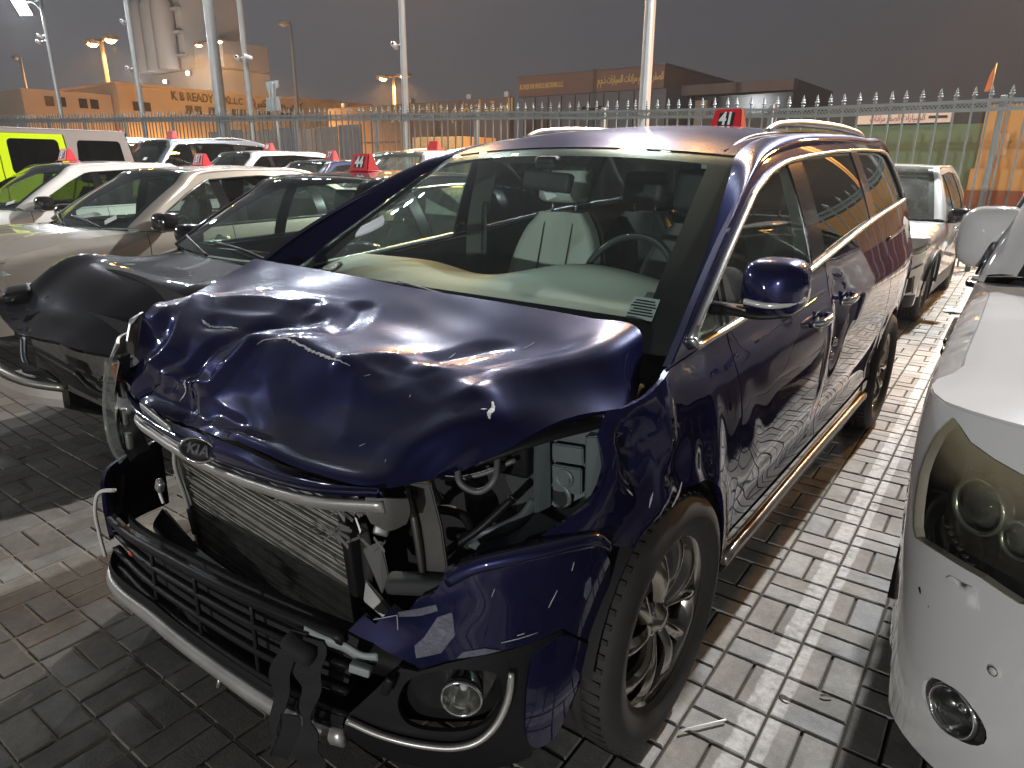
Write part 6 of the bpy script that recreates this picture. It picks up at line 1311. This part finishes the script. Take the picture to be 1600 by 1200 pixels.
jside('scuttle', [(-.35, .85), (-.35, 1.06), (.61, 1.135), (.61, .5), (.46, .5)]+[(.0+.48*math.cos(t), .42+.48*math.sin(t)) for t in np.linspace(.3, 2.4, 10)], LIME, x=.74)
loft('hard_top_roof', [[(sx_*xx, y_, 1.80+.03*(1-abs(sx_)**2)) for sx_, xx in ((-1, .708), (-.6, .7), (0, .7), (.6, .7), (1, .708))] for y_, in ((1.0,), (1.3,), (2.2,), (3.1,), (3.42,))], 17, 12, GREIGE, jp, th=.03, dirn=(0, 0, 1))
loft('rear_panel', [[(-.70, 3.42, 1.79), (0, 3.44, 1.82), (.70, 3.42, 1.79)], [(-.77, 3.54, 1.1), (0, 3.56, 1.1), (.77, 3.54, 1.1)], [(-.77, 3.56, .55), (0, 3.58, .55), (.77, 3.56, .55)]], 9, 6, GREIGE, jp, dirn=(0, 1, 0))
loft('windscreen', [[(-.68, .68, 1.16), (0, .64, 1.16), (.68, .68, 1.16)], [(-.66, .95, 1.76), (0, .92, 1.77), (.66, .95, 1.76)]], 11, 6, GTM, jp); 
loft('bonnet', [[(-.56, .60, 1.13), (0, .60, 1.16), (.56, .60, 1.13)], [(-.54, 0, 1.10), (0, 0, 1.13), (.54, 0, 1.10)], [(-.52, -.5, 1.05), (0, -.55, 1.08), (.52, -.5, 1.05)]], 13, 10, LIME, jp, th=.04, dirn=(0, 0, 1))
rbox('grille_panel', (1.1, .12, .50), (0, -.56, .80), LIME, jp, bev=.03); rbox('bumper', (1.5, .2, .18), (0, -.72, .52), BLKP, jp, bev=.03); rbox('chassis', (1.36, 3.9, .45), (0, 1.5, .62), DARK, jp, bev=.02)
for yw in (0, 2.95):
    for sg in (1, -1): wheel(jp, sg*.76, yw, .40, .22, .25, 'five', sg, RIMS); sweep('wheel_flare', [(sg*.84, yw+.52*math.cos(t), .42+.52*math.sin(t)) for t in np.linspace(.25, 2.9, 14)], [(-.09, -.02), (.07, -.02), (.07, .02), (-.09, .02)], BLKP, jp, ns=24, up=(1, 0, 0))
for sg in (1, -1): lathe('headlamp', [(.10, 0), (.09, -.02), (0, -.03)], LENS, jp, n=20, axis='y', loc=(sg*.36, -.63, .86)); side_mirror(jp, .84, .86, 1.24, sg, BLKP, .8); tube('roll_bar', [(sg*.62, 2.12, 1.0), (sg*.60, 2.10, 1.5), (sg*.55, 2.05, 1.72)], .03, GREIGE, jp, n=8)
rbox('door_handle', (.02, .14, .035), (.80, 2.36, 1.06), BLKP, jp, bev=.008); rbox('door_handle', (.02, .14, .035), (.80, 1.52, 1.06), BLKP, jp, bev=.008)
for xx in (-.35, .35): seat(jp, xx, 1.35, .62, FABD, FABD)
# --- second row
cP = mk(.97, 2.90, .37, -.93, 4.02, 1.02, 1.0, 1.12, .42, 1.12, 1.78, 3.45, .62, 1.08, 1.16, cuts=(1.55, 2.75), posts=(.10, .30), hm=CHROME)
pal, gP, _ = car('suv', 'large grey-blue SUV by the fence behind the saloons', 'car', (-15.0, 5.6), cP, GREYB, (GTM, GTM, GTI), trim=CHROME, rails=True); sticker(pal, gP, .75, .3, .12, .08, PAPER)
lamps(pal, cP, [(.55, .70), (.85, .74), (.88, .86), (.56, .80)], grille=[(-.5, .5), (.5, .5), (.5, .9), (-.5, .9)])
number_box((-15.0, 7.1, g(-15)+1.79), '', 'small red roof box on the grey-blue SUV by the fence', 1.5)
cQ = mk(.96, 2.85, .37, -.93, 3.95, 1.02, 1.0, 1.12, .42, 1.15, 1.80, 3.4, .62, 1.08, 1.16, cuts=(1.55, 2.7), posts=(.10, .2))
car('suv', 'white SUV mostly hidden behind the grey-blue SUV', 'car', (-17.9, 5.5), cQ, WHITEP, (GTM, GTM, GTI)); number_box((-17.2, 6.9, g(-17)+1.8), '', 'red roof box on the white SUV at the far left', 1.5)
cS = mk(.91, 2.65, .35, -.88, 3.60, .92, .90, 1.02, .38, 1.10, 1.58, 2.95, .57, .985, 1.06, cuts=(1.42, 2.45))
car('suv', 'white crossover with red number 88 behind the champagne saloon', 'car', (-12.35, 6.0), cS, WHITEP, (GTM, GTM, GTI)); number_box((-12.15, 7.75, g(-12.2)+1.59), '88', 'red roof box reading 88 on the white crossover in the second row', 1.35)
cD = mk(.90, 2.66, .33, -.88, 3.65, .78, .78, .94, .36, 1.18, 1.46, 2.45, .55, .915, .98, sedan=True, cuts=(1.38, 2.40))
dk, gD, _ = car('sedan', 'dark blue saloon with red number 57 in the second row', 'car', (-10.0, 6.0), cD, DKBLUE, (GCL, GCL, GTM)); number_box((-10.05, 7.75, g(-10)+1.466), '57', 'red roof box reading 57 on the dark blue saloon', 1.45)
cV = mk(.925, 2.70, .355, -.90, 3.70, .98, .96, 1.08, .40, 1.15, 1.68, 3.10, .58, 1.04, 1.12, cuts=(1.45, 2.5), hm=CHROME)
sv, gS, _ = car('suv', 'silver SUV behind the black car, roof rails and pale windscreen', 'car', (-7.35, 5.9), cV, SILVER, (GCL, GCL, GTM), rails=True, wsm=GWF); number_box((-7.35, 7.9, g(-7.4)+1.69), '', 'small red roof box on the silver SUV behind the black car', 1.35); sticker(sv, gS, .2, .85, .2, .05, mat('sunstrip', (.3, .42, .38), .5))
# --- silver crossover at the right, second row
cR = mk(.90, 2.68, .345, -.90, 3.55, .93, .92, 1.04, .36, 1.02, 1.62, 2.95, .60, 1.005, 1.07, cuts=(1.38, 2.40), hm=CHROME)
rc, gR, PR = car('suv', 'silver crossover parked behind the van on the right, in front of the fence', 'car', (-.12, 6.85), cR, SILVER, (GTM, GTM, GTI), sillm=BLKP, mirrm=BLKG, style='multi', wsm=GWF)
lamps(rc, cR, [(.50, .745), (.74, .775), (.93, .83), (.96, .875), (.86, .87), (.55, .80)], grille=[(-.46, .45), (.46, .45), (.44, .83), (-.44, .83)])
on_front(rc, 'headlamp_chrome', cR, [(.50, .742), (.74, .772), (.93, .827), (.93, .815), (.74, .758), (.5, .728)], CHROME, .008)
on_front(rc, 'bumper_blade', cR, [(.60, .60), (.86, .68), (.90, .60), (.84, .40), (.80, .38), (.74, .56), (.62, .55)], SATIN, .02); on_front(rc, 'fog_pocket', cR, [(.62, .53), (.73, .545), (.78, .40), (.66, .38)], BLKP, .006); on_front(rc, 'bumper_foot', cR, [(-.9, .24), (.9, .24), (.92, .36), (.6, .37), (-.6, .37), (-.92, .36)], BLKP, .008, mirror_=False)
for sg in (1, -1): sweep('arch_trim', [(sg*(float(cR.F(cR.ra*math.cos(t), .345+cR.ra*math.sin(t)))+.006), (cR.ra+.02)*math.cos(t), .345+(cR.ra+.02)*math.sin(t)) for t in np.linspace(.1, 2.8, 16)], [(-.02, -.02), (.012, -.02), (.012, .02), (-.02, .02)], BLKP, rc, ns=28, up=(1, 0, 0))
# --- white SUV in the right foreground
cX = mk(1.02, 3.07, .40, -.95, 4.2, 1.10, 1.08, 1.22, .40, 1.05, 1.90, 3.6, .66, 1.18, 1.24, D=.46, cuts=(1.5, 2.6), hm=CHROME, mz=1.45, mdz=.065, mdx=.12, mdy=.06)
HLX = [(.735, 1.058), (.775, 1.012), (.805, .95), (.82, .905), (.824, .85), (.822, .812), (.812, .775), (.79, .757), (.735, .765), (.675, .770), (.573, .772), (.497, .760), (.46, .77), (.47, .90), (.50, 1.0), (.545, 1.006), (.60, 1.015), (.662, 1.028), (.71, 1.05)]
circ = lambda u0, z0_, ru, rz_, n=22: [(u0+ru*math.cos(t), z0_+rz_*math.sin(t)) for t in np.linspace(0, 2*math.pi, n, endpoint=False)]
FGX = circ(.600, .432, .088, .055)
neg = lambda O: [(-a, b) for a, b in O]
bigw, gX, PX_ = car('suv', 'white SUV with smoked headlamp in the right foreground', 'car', (2.43, .80), cX, PEARL, (GTM, GTM, GTI), style='multi', trim=CHROME, fholes=[HLX, neg(HLX), FGX, neg(FGX)])
SMK = mat('smoked_lamp_bowl', (.020, .019, .017), .22, .1, coat=.5, var=.4, vscale=9, dust=.05)
LSM = glass('hazed_lens', (.86, .83, .74), 1.5, .03, .02).copy(); LSM.name = 'oxidised_lens'; nx = LSM.node_tree   # yellowed, oxidised upper half of the lens
tx_ = nx.nodes.new('ShaderNodeTexCoord'); sz_ = nx.nodes.new('ShaderNodeSeparateXYZ'); nx.links.new(tx_.outputs['Object'], sz_.inputs[0]); nn_ = nx.nodes.new('ShaderNodeTexNoise'); nn_.inputs['Scale'].default_value = 6; nn_.inputs['Detail'].default_value = 7; nx.links.new(tx_.outputs['Object'], nn_.inputs['Vector'])
am = nx.nodes.new('ShaderNodeMath'); am.operation = 'MULTIPLY_ADD'; am.inputs[1].default_value = .16; nx.links.new(nn_.outputs[0], am.inputs[0]); nx.links.new(sz_.outputs['Z'], am.inputs[2])
rm_ = nx.nodes.new('ShaderNodeMapRange'); rm_.interpolation_type = 'SMOOTHSTEP'; nx.links.new(am.outputs[0], rm_.inputs[0])
for i_, v_ in ((1, .95), (2, 1.15), (3, .0), (4, .60)): rm_.inputs[i_].default_value = v_
yd = nx.nodes.new('ShaderNodeBsdfPrincipled'); yd.inputs['Base Color'].default_value = (.34, .29, .17, 1); yd.inputs['Roughness'].default_value = .28; yd.inputs['Coat Weight'].default_value = .8
om = [q for q in nx.nodes if q.type == 'OUTPUT_MATERIAL'][0]; pv_ = om.inputs[0].links[0].from_socket; mq = nx.nodes.new('ShaderNodeMixShader'); nx.links.new(rm_.outputs[0], mq.inputs[0]); nx.links.new(pv_, mq.inputs[1]); nx.links.new(yd.outputs[0], mq.inputs[2]); nx.links.new(mq.outputs[0], om.inputs[0])
OHL = [(a, b) for a, b in HLX]
for sg in (1, -1): rbox('mirror_base', (.20, .11, .055), (sg*(1.02-.12), .80, 1.155), BLKP, bigw, bev=.018, rot=(0, sg*R(8), 0))
on_front(bigw, 'headlamp_bowl', cX, OHL, SMK, -.060, th=.0)
on_front(bigw, 'headlamp_lens', cX, [(a*.9985+.0009, b) for a, b in OHL], LSM, .003, th=.004)
fX = cX.front(-.035)
for sg in (1, -1):
    for (u_0, z_0, r_0) in ((.645, .898, .052), (.545, .868, .034)):
        p0 = fX(np.array([sg*u_0]), np.array([z_0]))[0]; pr = empty('projector', tuple(p0)); pr.parent = bigw; pr.rotation_euler = (0, 0, sg*R(40))
        lathe('projector_ring', [(r_0, -.004), (r_0*1.12, -.012), (r_0*1.2, -.004), (r_0*1.15, .02)], mat('dull_chrome_green', (.30, .36, .31), .25, .8), pr, n=28, axis='y'); lathe('projector_lens', [(r_0*.86, .004), (r_0*.6, -.010), (0, -.016)], mat('projector_glass', (.05, .06, .06), .08, coat=.5), pr, n=24, axis='y')
    for k in range(6): 
        p0 = fX(np.array([sg*(.735-.018*k)]), np.array([.815-.010*k]))[0]; rbox('lamp_rib', (.012, .01, .006), tuple(p0), CHROME, bigw, bev=.001, rot=(0, 0, sg*R(45)))
    p0 = cX.front(-.012)(np.array([sg*.600]), np.array([.432]))[0]; fg_ = empty('fog_lamp', tuple(p0)); fg_.parent = bigw; fg_.rotation_euler = (0, 0, sg*R(36))
    lathe('fog_ring', [(.056, .03), (.060, -.006), (.0555, -.016), (.050, -.010), (.048, .02)], CHROME, fg_, n=32, axis='y'); lathe('fog_bowl', [(.0485, .005), (.038, .035), (.015, .048), (0, .05)], mat('fog_bowl_dark', (.10, .10, .10), .2, .8), fg_, n=28, axis='y'); lathe('fog_lens', [(.0495, -.004), (.032, -.012), (0, -.015)], LENS, fg_, n=28, axis='y'); lathe('fog_bulb_shield', [(0, .012), (.014, .016), (.017, .04)], CHROME, fg_, n=16, axis='y')
    p0 = cX.front(.001)(np.array([sg*.52]), np.array([.586]))[0]; sn = lathe('parking_sensor', [(.0, -.003), (.0085, -.003), (.0095, .0), (.013, -.0015), (.015, .004)], PEARL, bigw, n=20, axis='y', loc=tuple(p0)); sn.rotation_euler = (0, 0, sg*R(30)); lathe('sensor_gap', [(.0085, -.0036), (.0102, -.0036)], BLKG, sn, n=20, axis='y')
on_front(bigw, 'washer_flap', cX, [(.640, .737), (.650, .728), (.632, .700), (.620, .695), (.572, .693), (.566, .70), (.578, .735), (.586, .742)], PEARL, .0035, th=.004, res=.02)
on_front(bigw, 'stone_chip', cX, [(.742, .655), (.75, .648), (.738, .638), (.735, .645)], BLKP, .001, th=.0008, res=.02); on_front(bigw, 'stone_chip', cX, [(.70, .63), (.703, .628), (.70, .625)], BLKP, .001, th=.0008, res=.02)
on_front(bigw, 'grille', cX, [(-.40, .62), (.40, .62), (.43, .98), (.40, 1.03), (-.40, 1.03), (-.43, .98)], BLKP, .012, mirror_=False); on_front(bigw, 'grille_frame', cX, [(-.43, .60), (.43, .60), (.40, .63), (-.40, .63)], CHROME, .02, mirror_=False)
for zz in (.70, .78, .86, .94): on_front(bigw, 'grille_slat', cX, [(-.40, zz), (.40, zz), (.40, zz+.025), (-.40, zz+.025)], CHROME, .025, mirror_=False)
for z_, w_ in ((.99, .016), (1.025, .012)): both(sweep('wing_vent', [(float(cX.F(y, z_+(y-.42)*.12))+.008, y, z_+(y-.42)*.12) for y in np.linspace(.30, .56, 10)], [(-.012, -w_), (.006, -w_*.8), (.010, 0), (.006, w_*.8), (-.012, w_)], CHROME, bigw, ns=18))
# ---------------------------------------------------------------- litter
lt_ = loft('paper_scrap', [[(-.10, -.05, .012), (0, -.06, .03), (.10, -.04, .014)], [(-.13, .02, .02), (0, .03, .045), (.12, .03, .02)], [(-.08, .08, .01), (.02, .10, .03), (.09, .09, .012)]], 8, 6, PAPER); lt_.location = (1.0, 7.6, .004); tag(lt_, 'crumpled white paper scrap on the paving beside the silver crossover', 'litter')
st_ = tube('white_straw', [(-.045, -.06, .006), (.045, .06, .006)], .0035, WHT, None, n=6, ns=4); st_.location = (1.075, .075, .004); tag(st_, 'thin white plastic strip on the paving near the van front wheel', 'litter')
for (x_, y_, a) in ((1.33, .42, .4), (1.23, .335, -.3)):
    lf_ = loft('dry_leaf', [[(-.018, -.004, .002), (0, -.006, .006), (.018, -.003, .003)], [(-.016, .004, .003), (0, .006, .008), (.016, .004, .002)]], 5, 3, mat('dry_leaf', (.05, .035, .02), .8)); lf_.location = (x_, y_, .004); lf_.rotation_euler = (0, 0, a); tag(lf_, 'tiny dark dry leaf on the paving, %s' % ('by the white SUV bumper' if x_ > 1.3 else 'on the painted bay line'), 'litter')
# ---------------------------------------------------------------- humid night air that glows round the lamps
hz = mesh_obj('haze', boxv(-115, 60, -75, 115, -1.2, 24), BOXF, None, None, False); tag(hz, 'thin humid night haze over the whole lot', kind='stuff')
m = bpy.data.materials.new('haze_air'); m.use_nodes = True; n = m.node_tree; n.nodes.clear(); o = n.nodes.new('ShaderNodeOutputMaterial'); v = n.nodes.new('ShaderNodeVolumePrincipled')
v.inputs['Color'].default_value = (.9, .9, .92, 1); v.inputs['Density'].default_value = .0007; v.inputs['Anisotropy'].default_value = .5
n.links.new(v.outputs[0], o.inputs['Volume']); hz.data.materials.append(m)
# writing becomes ordinary mesh
bpy.context.view_layer.update(); dg = bpy.context.evaluated_depsgraph_get()
for o in TEXTS:
    me = bpy.data.meshes.new_from_object(o.evaluated_get(dg)); nm = o.name.split('.')[0]
    q = bpy.data.objects.new(nm, me); col.objects.link(q); q.parent = o.parent; q.location = o.location; q.rotation_euler = o.rotation_euler; q.scale = o.scale
    bpy.data.objects.remove(o)
